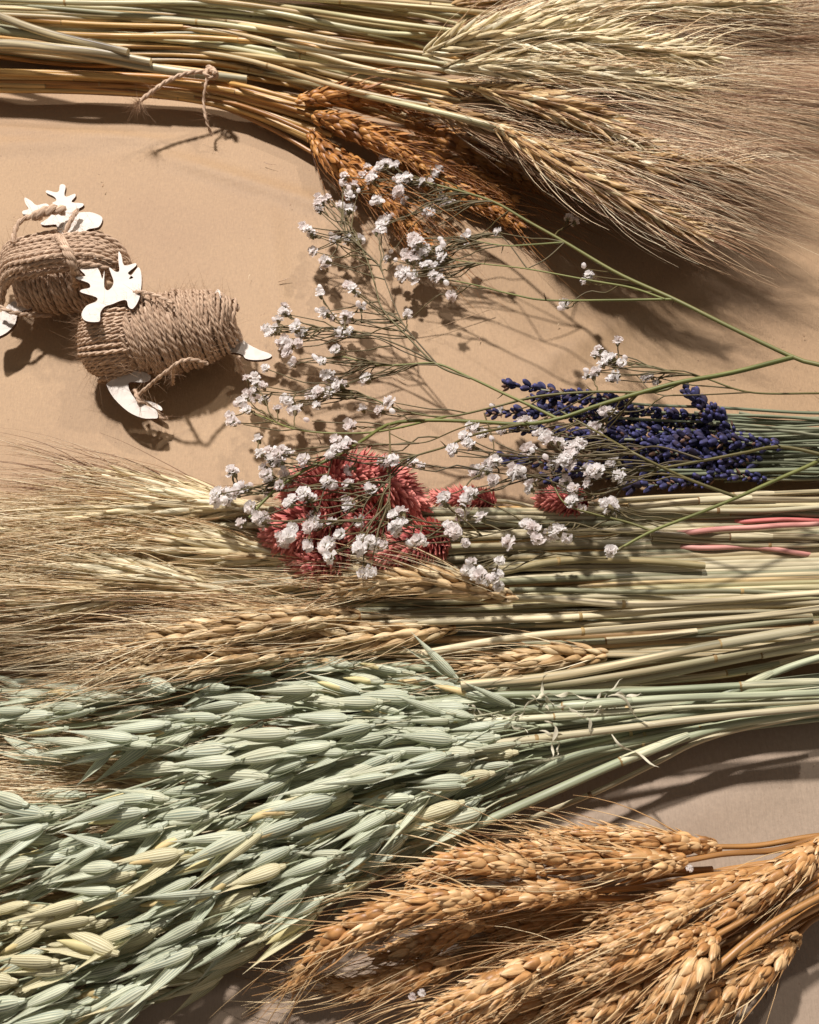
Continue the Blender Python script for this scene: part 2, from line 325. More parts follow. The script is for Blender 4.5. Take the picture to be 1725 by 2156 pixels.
def spikelet_mb(i):
    mb = MB(); L = .0255*jit(.2); W = .0045*jit(.16); o = [.06, .12, .18, .26, .36, .10, .22][i % 7]*jit(.2)
    glume(mb, L, W, o*.5, 1); glume(mb, L*jit(.06), W*.95, -o, -1)
    mb.tube(np.array([[0, -.0012, 0], [0, .0006, 0]]), [.0007, .0013], 6)
    return mb
U_oat = unitset(spikelet_mb, 'spikelet', M_oat, 7); U_oat2 = unitset(spikelet_mb, 'spikelet', M_oat2, 7)
U_floret = unitset(lambda i: dropmesh('floret', M_floret, L=.016, W=.003, TH_=.0026, a=.5, b=.8, nu=8, nv=7), 'floret', M_floret, 2)

def basis(pos, Y, Z, sc=1.0, origin=(0, 0, 0)):
    Y = unit(Y); X = unit(np.cross(Y, Z)); Z = np.cross(X, Y); p = np.asarray(pos)-np.asarray(origin)
    return Matrix(((X[0]*sc, Y[0]*sc, Z[0]*sc, p[0]), (X[1]*sc, Y[1]*sc, Z[1]*sc, p[1]), (X[2]*sc, Y[2]*sc, Z[2]*sc, p[2]), (0, 0, 0, 1)))

def ear(root, org, pts, units, mrach, mawn, pitch, rows, off, tilt, awn=.05, awn_r=.00013, awn_x=1.0, single=True, gname='grain',
        prof=None, size=1.0, rach_r=.0009, awn_spread=.06, roll=0., sag=0., partname='ear', splay=0.):
    p0 = spline(pts, 60); Ltot = np.linalg.norm(np.diff(p0, axis=0), axis=1).sum()
    n = max(5, int(Ltot/(pitch*size)))
    p = spline(pts, n*2); T, S, N = frames(p)
    mb = MB(); mb.tube(spline(pts, 16), np.linspace(rach_r, rach_r*.5, 16), 6)
    e = mb.obj(partname, mrach, root, org)
    prof = prof or (lambda s: (.62+.5*min(1, s/.22))*(1 if s < .5 else 1-.5*(s-.5)/.5) if s < 1 else .6)
    mm = MB(); HB = []; HD = []; HN = []
    for i in range(2*n):
        s = i/(2*n-1); f = prof(s)*size
        for (phi, par) in rows:
            if i % 2 != par: continue
            ph = math.radians(phi)+roll+R.uniform(-.12, .12)
            Rd = math.cos(ph)*S[i]+math.sin(ph)*N[i]
            tl = math.tan(math.radians(tilt*(1+splay*s)*R.uniform(.8, 1.2)))
            d = unit(T[i]+Rd*tl+rng.normal(0, .04, 3)); pos = p[i]+Rd*off*f+T[i]*R.uniform(-.3, .3)*pitch
            u = R.choice(units); sc = f*R.uniform(.9, 1.1)
            if single: inst(gname, u[0], basis(pos, d, Rd, sc, org), e)
            else:
                M = np.array(basis(pos, d, Rd, sc, (0, 0, 0))); mm.add(u[1]@M[:3, :3].T+M[:3, 3], u[2], None, u[3])
            gl = u[1][:, 1].max()*sc
            for _ in range(int(awn_x)+(1 if R.random() < awn_x % 1 else 0)):
                HB.append(pos+d*gl*R.uniform(.8, .97)); HD.append(d+rng.normal(0, awn_spread, 3)); HN.append(T[i]*1.0-d)
    if not single:
        o = mm.obj(gname+'s', units[0][0].materials[0], e, org); tag(o, kind='stuff')
    if awn and HB:
        h = MB(); HB = np.array(HB); HD = np.array(HD); HN = np.array(HN)
        ln = awn*rng.uniform(.55, 1.15, len(HB))
        bend = HN*.7+rng.normal(0, .035, HB.shape)+np.array([0, 0, -sag])
        h.hairs(HB, HD, ln, bend, awn_r*rng.choice([.6, .8, 1.1, 1.6], len(HB), p=[.3, .3, .25, .15]), 5, 3, .012)
        o = h.obj('awns', mawn, e, org); tag(o, kind='stuff')
    return e
ROW_W = [(18, 0), (162, 1), (62, 1), (118, 0), (-28, 1), (208, 0)]
ROW_R = [(12, 0), (168, 1), (50, 1), (130, 0), (90, 0), (-25, 0), (205, 1)]

def node_ring(mb, p, i, r):
    T = unit(p[min(i+1, len(p)-1)]-p[i-1]); c = p[i]
    mb.tube(np.array([c-T*.0006, c-T*.0003, c+T*.0003, c+T*.0007]), [r*1.03, r*1.14, r*1.14, r*1.0], 9, cap=False)
def stem_part(root, org, pts, r, mat, name='stem', nodes_=1, tap=.75, k=9):
    p = spline(pts, 34); n = len(p)
    # slight natural wobble
    T, S, N = frames(p); a = R.uniform(.0004, .0012)
    p = p+S*(a*np.sin(np.linspace(0, R.uniform(4, 9), n)+R.random()*6))[:, None]*np.linspace(0, 1, n)[:, None]*np.linspace(1, 0, n)[:, None]*3
    mb = MB(); mb.tube(p, np.linspace(r, r*tap, n), k); o = mb.obj(name, mat, root, org)
    for _ in range(nodes_):
        i = R.randrange(6, n-6); q = MB(); node_ring(q, p, i, r+(r*tap-r)*i/n)
        q.obj('node', M_node, o, org)
        if R.random() < .45 and r > .001:      # papery leaf sheath clasping the straw above the joint
            m_ = min(n-1, i+R.randrange(5, 10)); pp_ = p[i:m_+1]; k_ = len(pp_); Tt, Ss, Nn = frames(pp_); a_ = np.linspace(-2.2, 2.4, 8)
            rr_ = (r+(r*tap-r)*i/n)*np.linspace(1.16, 1.3, k_); cl = np.linspace(1, .25, k_)
            ang_ = a_[None]*cl[:, None]+R.uniform(.8, 2.2)
            G = pp_[:, None]+rr_[:, None, None]*(np.cos(ang_)[:, :, None]*Ss[:, None]+np.sin(ang_)[:, :, None]*Nn[:, None])
            L_ = np.linspace(0, 5, k_); UV = np.stack(np.broadcast_arrays(np.linspace(0, 1, 8)[None], L_[:, None]), -1)
            q = MB(); q.grid(G, UV); q.obj('leaf_sheath', mat, o, org)
    return o
def tier(f, opts): return opts[min(len(opts)-1, max(0, int(f*len(opts))))]
def straw(name, label, group, pts, r, mat, nodes_=1, cat='stem', tap=.85):
    p = PP(pts); org = p[0]
    return tag(stem_part(None, org, p, r, mat, name, nodes_, tap), label, cat, group)
def fix_child():
    pass

# straw() builds a top-level mesh: its node children sit in its own frame
def stalk(name, label, cat, group, earp, stemp, kind, **kw):
    """earp: base->tip, stemp: base->cut end, photo coords with height in cm"""
    E = PP(earp); Sx = np.vstack([E[:1], PP(stemp)]) if stemp else None; org = E[0]
    t = thing(name, label, cat, org, group)
    K = dict(KINDS[kind]); K.update(kw); r = K.pop('stem_r'); sm = K.pop('stem_m'); nn = K.pop('nodes', 1)
    if Sx is not None: stem_part(t, org, Sx, r*.8, sm, 'stem', nn, 1.25)
    ear(t, org, E, **K)
    return t
KINDS = {
 'wheat': dict(units=U_wheat, mrach=M_stem_wheat, mawn=M_wawn, pitch=.0056, rows=ROW_W, off=.0023, tilt=15, awn=.045, awn_r=.00020, awn_x=.38, stem_r=.0011, stem_m=M_stem_wheat, awn_spread=.10, nodes=0, splay=.2),
 'dwheat': dict(units=U_dwheat, mrach=M_stem_gold, mawn=M_dawn, pitch=.0056, rows=ROW_W, off=.0020, tilt=19, awn=.05, awn_r=.00019, awn_x=.55, stem_r=.0014, stem_m=M_stem_gold, awn_spread=.10),
 'rye': dict(units=U_rye, mrach=M_stem_green, mawn=M_rye_awn, pitch=.0034, rows=ROW_R, off=.0016, tilt=19, awn=.045, awn_r=.00017, awn_x=.9, stem_r=.0015, stem_m=M_stem_green, gname='husk', awn_spread=.04, splay=.3),
 'rye2': dict(units=U_rye, mrach=M_stem_cream, mawn=M_rye_awn2, pitch=.0034, rows=ROW_R, off=.0015, tilt=16, awn=.045, awn_r=.00021, awn_x=.8, stem_r=.0015, stem_m=M_stem_cream, gname='husk', awn_spread=.032, splay=.2),
}

# ================================================================ TOP BUNDLE
G_top = 'bearded grass stalks in the tied bundle at the top'
def top_stem(x, y, z, t):
    yl = -55+150*t; ym = -35+180*t
    zb = 3.2-2.2*t if t > 0 else 3.0
    return [(x-180, y-(y-ym)*.35, z*.8+zb*.2), (470, ym, zb+R.uniform(-.5, .5)), (150, (yl+ym)/2-4, zb), (-160, yl, zb)]
heroes = [
 ('pale bearded ear arching over the top bundle with a wide lit herringbone of husks', [(893,113,3.6),(1010,82,4.6),(1200,84,5),(1370,108,4.8),(1490,122,4.4)], .45, 1.12),
 ('pale bearded ear just below the widest arching one, its lit top edge running nearly level', [(935,146,3.4),(1060,136,4.2),(1260,160,4.4),(1440,188,4.2)], .62, 1),
 ('bearded ear along the very top edge of the photo, reaching farthest right', [(980,68,3),(1160,32,4),(1360,15,4.4),(1630,10,4.4)], .2, 1),
 ('bearded ear slanting down to the right below the level one, its upper edge brightly lit', [(1000,185,3),(1160,221,3.8),(1285,270,4),(1400,325,3.8)], .8, 1),
 ('lowest bearded ear of the top bundle, slanting steeply down over the shadow', [(1046,266,2.6),(1160,338,3.2),(1311,415,3.4),(1470,492,3)], .98, .95),
 ('bearded ear second from the bottom of the top bundle, pale tuft at its tip', [(1110,300,2.6),(1240,318,3.2),(1361,345,3.6),(1560,352,3.6)], .9, .9)]
for lab, e, t, sz in heroes:
    e = [(a, b, c+1.3+.3*t) for a, b, c in e]
    stalk('grass_stalk', lab, 'dried grass', G_top, e, top_stem(e[0][0], e[0][1], e[0][2], t), 'rye', size=sz*1.05, awn=.044, awn_x=.8, tilt=27 if 'wide lit' in lab else 18, mawn=M_rye_awn2 if t < .7 else M_rye_awn, units=U_rye if t < .65 else U_rye[:1]+U_ryeb)
for i in range(21):
    t = -.2+1.05*i/20; bx = R.uniform(900, 1180); by = 10+265*t+R.uniform(-15, 15)+(bx-900)*.12*t
    ang = math.radians(-4+27*t+R.uniform(-4, 4)); ln = R.uniform(360, 540); z = R.uniform(1.6, 3.2)+.8*max(0, t)
    e = [(bx, by, z)]
    for k in (1, 2, 3):
        e.append((bx+ln*k/3*math.cos(ang), by+ln*k/3*math.sin(ang)*(.85+.1*k), z+.35*k*(1-.3*t)))
    stalk('grass_stalk', 'brownish bearded ear buried in awns, '+tier(i/21, ['along the top edge of the photo', 'just below the top edge ears', 'behind the arching pale ear', 'behind the level pale ear', 'between the level and slanting ears', 'behind the slanting lit ear', 'low near the dark shadow on the paper']), 'dried grass', G_top+', buried', e, top_stem(bx, by, z, min(t, 1)), 'rye', single=False, awn=.068 if t < .75 else .05, awn_x=2.4, awn_spread=.06, units=U_ryeb)
G_strawtop = 'loose straw stems of the top bundle'
for i in range(58):
    t = -.35+1.35*R.random(); z = max(.5, (3.0-2.0*max(t, 0))*R.uniform(.5, 1.15))
    xe = R.uniform(850, 1150)
    straw('straw', 'pale straw in the top bundle, '+tier((t+.35)/1.35, ['at the very top edge of the photo', 'just under the top edge', 'a quarter down the bundle', 'in the middle of the bundle', 'below the middle of the bundle', 'near the cut straw ends', 'lowest, just above the twine knot']), G_strawtop,
          [(-160, -60+160*t+R.uniform(-14, 14), z), (160, -45+172*t+R.uniform(-12, 12), z+.15), (470, -38+186*t+R.uniform(-12, 12), z+.2), (xe-150, 0+225*t+R.uniform(-12, 12), z), (xe, 20+250*t+R.uniform(-15, 15), z*.8)],
          R.uniform(.0010, .0017), R.choice([M_stem_green, M_stem_green, M_stem_cream, M_stem_gold, M_stem_gold]), R.choice([0, 1, 1]))
G_cut = 'cut straw ends at the upper left'
for lab, pts, r in [
  ('upper thick pale straw whose cut end points at the twine knot', [(-60,10,3.3),(110,72,3.2),(270,110,3.0)], .0022),
  ('thick pale straw whose cut end lies lowest of the three near the twine knot', [(-60,92,2.9),(130,100,3),(318,131,2.6)], .0024),
  ('pale straw between the other two cut ends near the twine knot', [(-60,52,2.6),(100,80,2.8),(250,116,2.7)], .0022),
  ('long cream straw crossing the left edge below the cut ends', [(-60,92,2.3),(150,112,2.4),(370,150,2.2),(520,168,1.7)], .0026)]:
    straw('straw', lab, G_cut, pts, r, M_stem_cream, 0)
# golden wheat in the top bundle
G_dw = 'dark golden wheat under the top bundle'
dws = [
 ('short amber wheat ear lying level just right of the twine tie', [(628,212,2.0),(700,203,2.2),(790,206,2.2),(885,232,2)], 0),
 ('amber wheat ear slanting down right under the level one', [(655,242,1.6),(720,262,1.7),(800,295,1.7),(880,345,1.6)], .3),
 ('lowest amber wheat ear, its chain of round grains curving down to the white flowers', [(652,280,1.2),(690,325,1.3),(740,365,1.3),(830,435,1.2)], .8),
 ('amber wheat ear behind the topmost white flowers', [(760,262,1.2),(860,310,1.2),(980,365,1.2),(1080,420,1.1)], .5),
 ('amber wheat ear ending near the bare paper between the white flower clusters', [(720,320,.8),(790,395,.9),(850,460,.9),(905,520,.8)], 1),
 ('deep brown wheat ear in the shade under the bearded grass', [(850,255,1.0),(960,300,1),(1060,350,1),(1150,400,1)], .2),
 ('deep brown wheat ear in the shade below the other shaded one', [(830,330,.7),(930,390,.7),(1020,430,.7),(1090,470,.7)], .7)]
for lab, e, t in dws:
    b = e[0]
    stalk('wheat_stalk', lab, 'wheat', G_dw, e, [(b[0]-110, b[1]-30-20*t, b[2]), (440, 172+46*t, 1.4-.5*t), (200, 160+32*t, 1.5-.6*t), (-160, 150+38*t, 1.5-.6*t)], 'dwheat', size=.86)
for i in range(24):
    t = R.random(); z = .5+1.3*(1-t)*R.uniform(.6, 1.1)
    straw('straw', 'golden brown stem under the top bundle, '+tier(t, ['highest, touching the pale straws', 'second layer from the pale straws', 'in the middle of the golden layer', 'lowest, beside the bare paper']), 'golden wheat stems of the top bundle',
          [(-160, 140+52*t+R.uniform(-4, 4), z), (200, 150+46*t+R.uniform(-5, 5), z), (430, 168+52*t+R.uniform(-6, 6), z), (560, 195+70*t, z), (670+40*R.random(), 215+115*t, z*.9)],
          R.uniform(.0011, .0017), R.choice([M_stem_gold, M_stem_gold, M_stem_wheat]), R.choice([0, 1]))

# ================================================================ TWINE
def twine(mb, p, r=.0011, twist=.0055, ref=(0, 0, 1), taper=False):
    """two plies twisted around each other"""
    L = np.concatenate([[0], np.cumsum(np.linalg.norm(np.diff(p, axis=0), axis=1))]); n = max(8, int(L[-1]/.0011))
    s = np.linspace(0, L[-1], n); q = np.stack([np.interp(s, L, p[:, i]) for i in range(3)], 1)
    T, S, N = frames(q, ref); ph = s/(twist*1.45)*2*math.pi
    for k in (0, math.pi):
        off = (np.cos(ph+k)[:, None]*S+np.sin(ph+k)[:, None]*N)*r*.40
        mb.tube(q+off, r*.66, 6, ref)
    return q
def fuzz(mb, q, n, ln=.006, r=.00008):
    i = rng.integers(0, len(q)-1, n); T = unit(np.gradient(q, axis=0))[i]
    D = rng.normal(0, 1, (n, 3))*.8+T*rng.choice([-1, 1], n)[:, None]; mb.hairs(q[i], D, ln*rng.uniform(.4, 1.2, n), rng.normal(0, .5, (n, 3)), r, 4, 3)
# tie round the wheat
org = P(440, 156, 2.2)
tt = thing('twine_tie', 'short jute twine knotted round the wheat in the top bundle with two loose ends', 'twine', org)
mb = MB(); fz = MB()
for pts, nm in [([(446,152,2.3),(400,153,2.6),(355,170,2.5),(325,190,2.3),(296,212,2.1)], 'loose_end'), ([(438,152,2.2),(433,180,2.1),(429,215,1.6),(434,250,1.2),(446,286,.5)], 'loose_end')]:
    m1 = MB(); q = twine(m1, spline(PP(pts), 40), .0008 if pts[1][0] == 433 else .0012); o = m1.obj(nm, M_twine, tt, org); fuzz(fz, q, 60)
m1 = MB(); q = twine(m1, spline(PP([(438,140,2.5),(452,148,2.8),(458,158,2.6),(444,164,2.5),(432,156,2.7),(440,146,2.6),(455,154,2.9)]), 40), .0012); m1.obj('knot', M_twine, tt, org)
e = P(294, 214, 2.1); fz.hairs(np.tile(e, (90, 1)), rng.normal(0, 1, (90, 3))+np.array([-.6, -.9, -.6]), .009*rng.uniform(.4, 1.2, 90), rng.normal(0, .4, (90, 3)), .00009, 4, 3)
tag(fz.obj('fuzz', M_fuzz, tt, org), kind='stuff')

# ---------------------------------------------------------------- bobbins
def C3(x, y): return (x*.371/1.0174, (360+.371*y)/1.0174)
def plate(name, pts, zf, parent, org, thick=.0016, matf=M_card):
    """pts in photo coords, zf(x,y) -> height cm; flat wooden outline with real thickness"""
    from mathutils.geometry import tessellate_polygon
    A = np.array([P(x, y, zf(x, y)) for x, y in pts])
    # smooth outline
    n = len(A); q = []
    for i in range(n):
        a, b, c, d = A[i-1], A[i], A[(i+1) % n], A[(i+2) % n]
        for t in (0, .33, .66): q.append(.5*((2*b)+(-a+c)*t+(2*a-5*b+4*c-d)*t*t+(-a+3*b-3*c+d)*t**3))
    A = np.array(q); n = len(A); cen = A.mean(0); u, s, vt = np.linalg.svd(A-cen); nrm = vt[2]*(1 if vt[2][2] > 0 else -1)
    A = A-((A-cen)@nrm)[:, None]*nrm
    X = vt[0]; Y = np.cross(nrm, X); P2 = [Vector(((a-cen)@X, (a-cen)@Y, 0)) for a in A]
    tr = [t for t in tessellate_polygon([P2])]
    top = []
    for t in tr:
        a, b, c = [P2[i] for i in t]; cr_ = (b.x-a.x)*(c.y-a.y)-(b.y-a.y)*(c.x-a.x); top.append(t if cr_ > 0 else (t[0], t[2], t[1]))
    B = A-nrm*thick
    mb = MB(); mb.add(np.vstack([A, B]), None, top+[(a+n, c+n, b+n) for a, b, c in top])
    o = mb.obj(name, matf, parent, org, smooth=False)
    ed = MB(); i = np.arange(n); j = (i+1) % n; ed.add(np.vstack([A, B]), np.stack([i, i+n, j+n, j], 1)); ed.obj('edge', M_cardedge, o, org)
    return o
def barrel_coils(root, org, A, B, rad, turns, z_c, n_over=2, lean=0.25, prof=lambda s: 1, tr=.0011, fzz=None):
    """twine wound round the axis A->B"""
    ax = unit(B-A); L = np.linalg.norm(B-A); Zp = unit(np.array([0, 0, 1])-ax*ax[2]); Sp = np.cross(ax, Zp)
    for layer in range(n_over):
        mb = MB(); k = 34; n = turns*k; a = np.linspace(0, turns*2*math.pi, n)
        s = np.linspace(.02, .98, n) if layer % 2 == 0 else np.linspace(.97, .03, n)
        jit_ = np.interp(np.arange(n), np.arange(0, n, 17), rng.normal(0, .0005, len(np.arange(0, n, 17))))
        r = np.array([rad*prof(x) for x in s])+layer*.0013+jit_*1.0
        ln = lean*R.uniform(.6, 1.4)*(1 if layer % 2 == 0 else -1)
        c = A+ax*(s*L)[:, None]+ax*(ln*rad*np.cos(a+.6)+jit_*1.5)[:, None]
        p = c+r[:, None]*(np.cos(a)[:, None]*Zp*.92+np.sin(a)[:, None]*Sp)
        q = twine(mb, p, tr, .0052, ref=ax); mb.obj('twine_winding', M_twine, root, org)
        if fzz is not None: fuzz(fzz, q, 1000, .007)
    # solid core of inner windings
    mb = MB(); s = np.linspace(0.0, 1, 14); mb.tube(A+ax*(s*L)[:, None], [rad*prof(x)*.93 for x in s], 20, ref=(0, 0, 1)); mb.obj('inner_winding', M_twine, root, org)
def wrap_arcs(root, org, A, B, rad, off0, off1, n, phis, tr=.0012, name='twine_wrap', lift=.002, fzz=None, bulge=.25):
    pass

# bobbin with the twine wound in a barrel (nearer)
zc = 1.75
A = P(250, 722, zc); B = P(495, 672, zc); org = P(370, 700, 0)
bt = thing('twine_bobbin', 'nearer jute twine bobbin on a white wooden deer, wound in a fat barrel', 'twine bobbin', org, 'deer shaped twine bobbins')
fz = MB()
barrel_coils(bt, org, A, B, .0166, 30, zc, 2, .20, lambda s: math.sqrt(max(.13, 1-((s-.45)*1.74)**2)), .00092, fz)
# chest windings at the left end: strands running along the barrel and round its end
ax = unit(B-A); VD = unit(CAM-org); Q = unit(np.cross(VD, ax)); Q = unit(Q*(1 if Q[1] > 0 else -1)+ax*.12)
c0 = P(*C3(668, 1005), 1.75)
barrel_coils(bt, org, c0+Q*.0165, c0-Q*.0165, .0140, 20, zc, 2, .10, lambda s: math.sqrt(max(.12, 1-((s-.5)*1.85)**2)), .00098, fz)
# crossing and loose strands
for pts, rr in [([C3(735,738)+(3.1,), C3(800,716)+(3.6,), C3(900,735)+(3.7,), C3(1000,780)+(3.7,)], .0009),
            ([C3(1000,1250)[:2]+(.9,), C3(1010,1140)+(3.0,), C3(1100,1105)+(2.8,), C3(1200,1130)+(2.2,)], .0009),
            ([C3(1010,1140)+(2.9,), C3(930,1200)+(2.5,), C3(860,1260)+(1.8,), C3(800,1320)+(1.2,), C3(860,1370)+(.9,), C3(940,1430)+(.6,)], .0009),
            ([C3(780,1280)+(1.2,), C3(800,1340)+(1.4,), C3(850,1375)+(1.0,), C3(930,1440)+(.7,), C3(965,1445)+(.5,)], .0010),
            ([C3(1375,1090)+(1.2,), C3(1390,1140)+(.8,), C3(1410,1215)+(.3,)], .0012)]:
    mb = MB(); q = twine(mb, spline(PP(pts), 30), rr); mb.obj('loose_strand', M_twine, bt, org); fuzz(fz, q, 60, .005)
tag(fz.obj('fuzz', M_fuzz, bt, org), kind='stuff')
head2 = [(472,840),(482,872),(512,886),(560,888),(578,878),(580,835),(606,800),(650,785),(700,765),(732,765),(742,800),(768,812),(800,765),(815,700),(818,620),(802,572),(775,600),(745,640),(772,632),(742,612),(745,598),(784,566),(782,549),(718,562),(702,505),(686,481),(684,530),(690,592),(668,598),(632,574),(642,610),(656,650),(650,682),(624,706),(602,682),(604,592),(592,640),(578,600),(556,560),(556,517),(546,520),(538,560),(528,572),(482,546),(436,532),(458,580),(495,622),(442,628),(444,640),(510,662),(520,690),(472,702),(470,718),(556,745),(556,770),(500,795)]
def zhead2(x, y): return 2.4+(815-y)/150*1.6
def ph(h): return [C3(*p) for p in h]
plate('deer_head', ph(head2), lambda x, y: 3.7-(690-y)/130*.3, bt, org)
leg2 = [(622,1240),(620,1262),(660,1330),(740,1405),(820,1442),(880,1446),(912,1440),(900,1395),(840,1370),(790,1340),(752,1290),(742,1250),(760,1235),(850,1235),(870,1200),(800,1170),(700,1190)]
plate('deer_leg', ph(leg2), lambda x, y: 1.1+(890-y)/100*.3, bt, org)
leg2b = [(905,1390),(935,1400),(932,1380),(890,1355),(830,1335),(835,1350)]
plate('deer_leg', ph(leg2b), lambda x, y: .55, bt, org)
tail2 = [(1345,1000),(1390,985),(1440,1020),(1500,1050),(1560,1072),(1568,1088),(1530,1104),(1470,1108),(1420,1100),(1400,1078),(1350,1065),(1260,1062),(1250,1020)]
plate('deer_leg', ph(tail2), lambda x, y: 1.0+(770-y)/60*.1, bt, org)
plate('deer_tail', ph([(1235,735),(1250,708),(1262,699),(1275,720),(1272,755),(1245,750)]), lambda x, y: 2.6, bt, org)

# farther bobbin (hank)
A = P(40, 600, 1.5); B = P(212, 590, 1.5); org = P(120, 600, 0)
bt = thing('twine_bobbin', 'farther jute twine bobbin at the left edge, a hank tied across the middle', 'twine bobbin', org, 'deer shaped twine bobbins')
fz = MB()
barrel_coils(bt, org, A, B, .0118, 18, 1.5, 2, .15, lambda s: .85+.2*math.sin(math.pi*s), .0010, fz)
mb = MB()
allp = []
for i in range(15):          # strands of the hank running lengthwise over the barrel
    f = i/14; y0 = 760-330*f; z = 1.6+2.0*math.sin(math.pi*(.12+.75*f))
    ytop = 640-235*f
    pts = [C3(5-20*f, 800-230*f)+(1.0,), C3(40, ytop+40)+(z*.8,), C3(180, ytop-5+R.uniform(-8, 8))+(z+.2,), C3(350, ytop-35+R.uniform(-8, 8))+(z+.3,), C3(560, ytop-30+60*(1-f)*.2+R.uniform(-8, 8))+(z+.1,), C3(700, ytop+20+30*f)+(z*.75,), C3(760, 600)+(1.2,), C3(740, 690)+(.8,)]
    allp.append(spline(PP(pts), 40))
for i in range(0, 15, 1):
    m1 = MB(); q = twine(m1, allp[i]+rng.normal(0, .0004, 3), R.uniform(.0009, .0012)); m1.obj('hank_strand', M_twine, bt, org); fuzz(fz, q, 70, .006)
for dx in (0, 14, 26):
    m1 = MB(); q = twine(m1, spline(PP([C3(330+dx,395)+(3.6,), C3(355+dx,440)+(4.3,), C3(395+dx,520)+(4.2,), C3(425+dx*.6,600)+(3.6,), C3(430+dx*.4,690)+(2.2,), C3(425,740)+(1.2,)]), 40), .0013); m1.obj('crossing_strand', M_twine, bt, org); fuzz(fz, q, 50)
for pts, rr in [([C3(75,430)+(3,), C3(85,370)+(3.1,), C3(110,315)+(3.2,), C3(160,285)+(3.3,), C3(210,265)+(3.4,)], .0012),
                ([C3(205,285)+(3.3,), C3(240,262)+(3.6,), C3(300,240)+(3.6,), C3(372,245)+(3.3,)], .0024),
                ([C3(375,375)+(3,), C3(410,300)+(3.2,), C3(448,240)+(3.2,)], .0012),
                ([C3(-20,790)+(2,), C3(60,830)+(1.9,), C3(180,850)+(1.3,), C3(300,850)+(.8,)], .0011)]:
    mb = MB(); q = twine(mb, spline(PP(pts), 30), rr); mb.obj('loose_strand', M_twine, bt, org); fuzz(fz, q, 50, .005)
tag(fz.obj('fuzz', M_fuzz, bt, org), kind='stuff')
head1 = [(235,320),(262,300),(282,285),(300,262),(262,248),(205,262),(150,268),(130,262),(134,246),(166,236),(148,205),(143,170),(182,190),(212,214),(268,204),(300,232),(330,225),(302,202),(326,188),(314,165),(268,142),(274,128),(322,140),(342,130),(346,100),(364,93),(380,106),(372,150),(386,165),(432,148),(436,165),(414,196),(480,204),(474,224),(430,245),(444,256),(520,254),(580,275),(592,300),(570,340),(522,350),(498,362),(496,388),(400,388),(350,376),(330,352),(324,326),(260,330)]
plate('deer_head', ph(head1), lambda x, y: 2.8, bt, org)
leg1 = [(-60,860),(10,830),(60,778),(120,760),(180,770),(196,786),(180,812),(140,822),(102,850),(88,898),(45,945),(0,970),(-60,990)]
plate('deer_leg', ph(leg1), lambda x, y: 1.3, bt, org)

# ================================================================ MIDDLE BUNDLE: bearded ears pointing left
G_mid = 'bearded ears lying across the left of the middle bundle'
def mid_stem(x, y, z, yr, zr=1.5): return [(x+(1725-x)*.35, y+(yr-y)*.42, z*.5+zr*.5), (x+(1725-x)*.7, y+(yr-y)*.8, zr), (1860, yr-6, zr)]
mids = [
 ('brown bearded ear highest in the middle bundle, its long awns spread over the bare paper', [(560,1085,1.0),(430,1052,1.4),(300,1026,1.6),(170,1002,1.6)], 1060, 'rye'),
 ('shaded bearded ear just below the brown one atop the middle bundle', [(520,1080,.6),(380,1060,.9),(250,1050,1.1),(120,1050,1.1)], 1070, 'rye'),
 ('bright cream bearded ear, the palest and uppermost lit one at the left', [(560,1072,2.0),(400,1070,2.5),(230,1095,2.7),(30,1122,2.7)], 1075, 'rye2'),
 ('cream bearded ear close below the palest one, husks in a clear braid', [(380,1108,2.3),(250,1130,2.6),(100,1140,2.6),(-80,1140,2.4)], 1085, 'rye2'),
 ('bearded ear ending in shade beside the pink heads, above the green tinged one', [(640,1178,1.6),(480,1158,2.1),(330,1150,2.3),(150,1160,2.3)], 1130, 'rye2'),
 ('green tinged bearded ear with an open fan of pale husks at its base', [(440,1230,2.0),(320,1212,2.4),(180,1190,2.5),(0,1175,2.4)], 1160, 'rye2'),
 ('slim greenish bearded ear just below the fan shaped one', [(330,1240,2.0),(200,1250,2.3),(60,1240,2.2),(-100,1230,2)], 1200, 'rye2'),
 ('golden bearded ear right of centre whose grains form a braid under the pink heads', [(760,1298,1.9),(620,1305,2.3),(480,1325,2.5),(360,1345,2.5),(250,1375,2.2)], 1290, 'wheatm'),
 ('brown bearded ear in dappled shade below the pink heads, base toward the right', [(1085,1258,2.1),(960,1232,2.4),(840,1225,2.5),(700,1245,2.4)], 1262, 'wheatm'),
 ('golden bearded ear along the upper edge of the oats', [(640,1375,1.6),(500,1385,2.0),(380,1398,2.1),(250,1410,2)], 1370, 'wheatm'),
 ('short pale wheat ear peeping out between the straws and the oats', [(1275,1380,1.3),(1180,1385,1.5),(1080,1398,1.5),(980,1408,1.4)], 1375, 'wheatm'),
 ('brown bearded ear in shade left of the straws above the oats', [(960,1320,1.3),(840,1335,1.5),(720,1345,1.6),(600,1350,1.6)], 1310, 'wheatm'),
]
U_wm = unitset(lambda i: dropmesh('grain', M_rye, L=.0115*jit(.1), W=.0038*jit(.08), TH_=.0032, a=.5, b=1.0, nu=8, nv=7, keel=.25), 'grain', plant('tan_husk', ['96764E', 'BC9C6E', 'CDB084', 'DCC69C'], .5, (3, 2), .3, .35, bump=.3), 3)
KINDS['wheatm'] = dict(KINDS['wheat'], size=.78, units=U_wm, mawn=M_rye_awn2, awn_x=1.2, awn_r=.00019, stem_m=M_stem_cream, awn=.055)
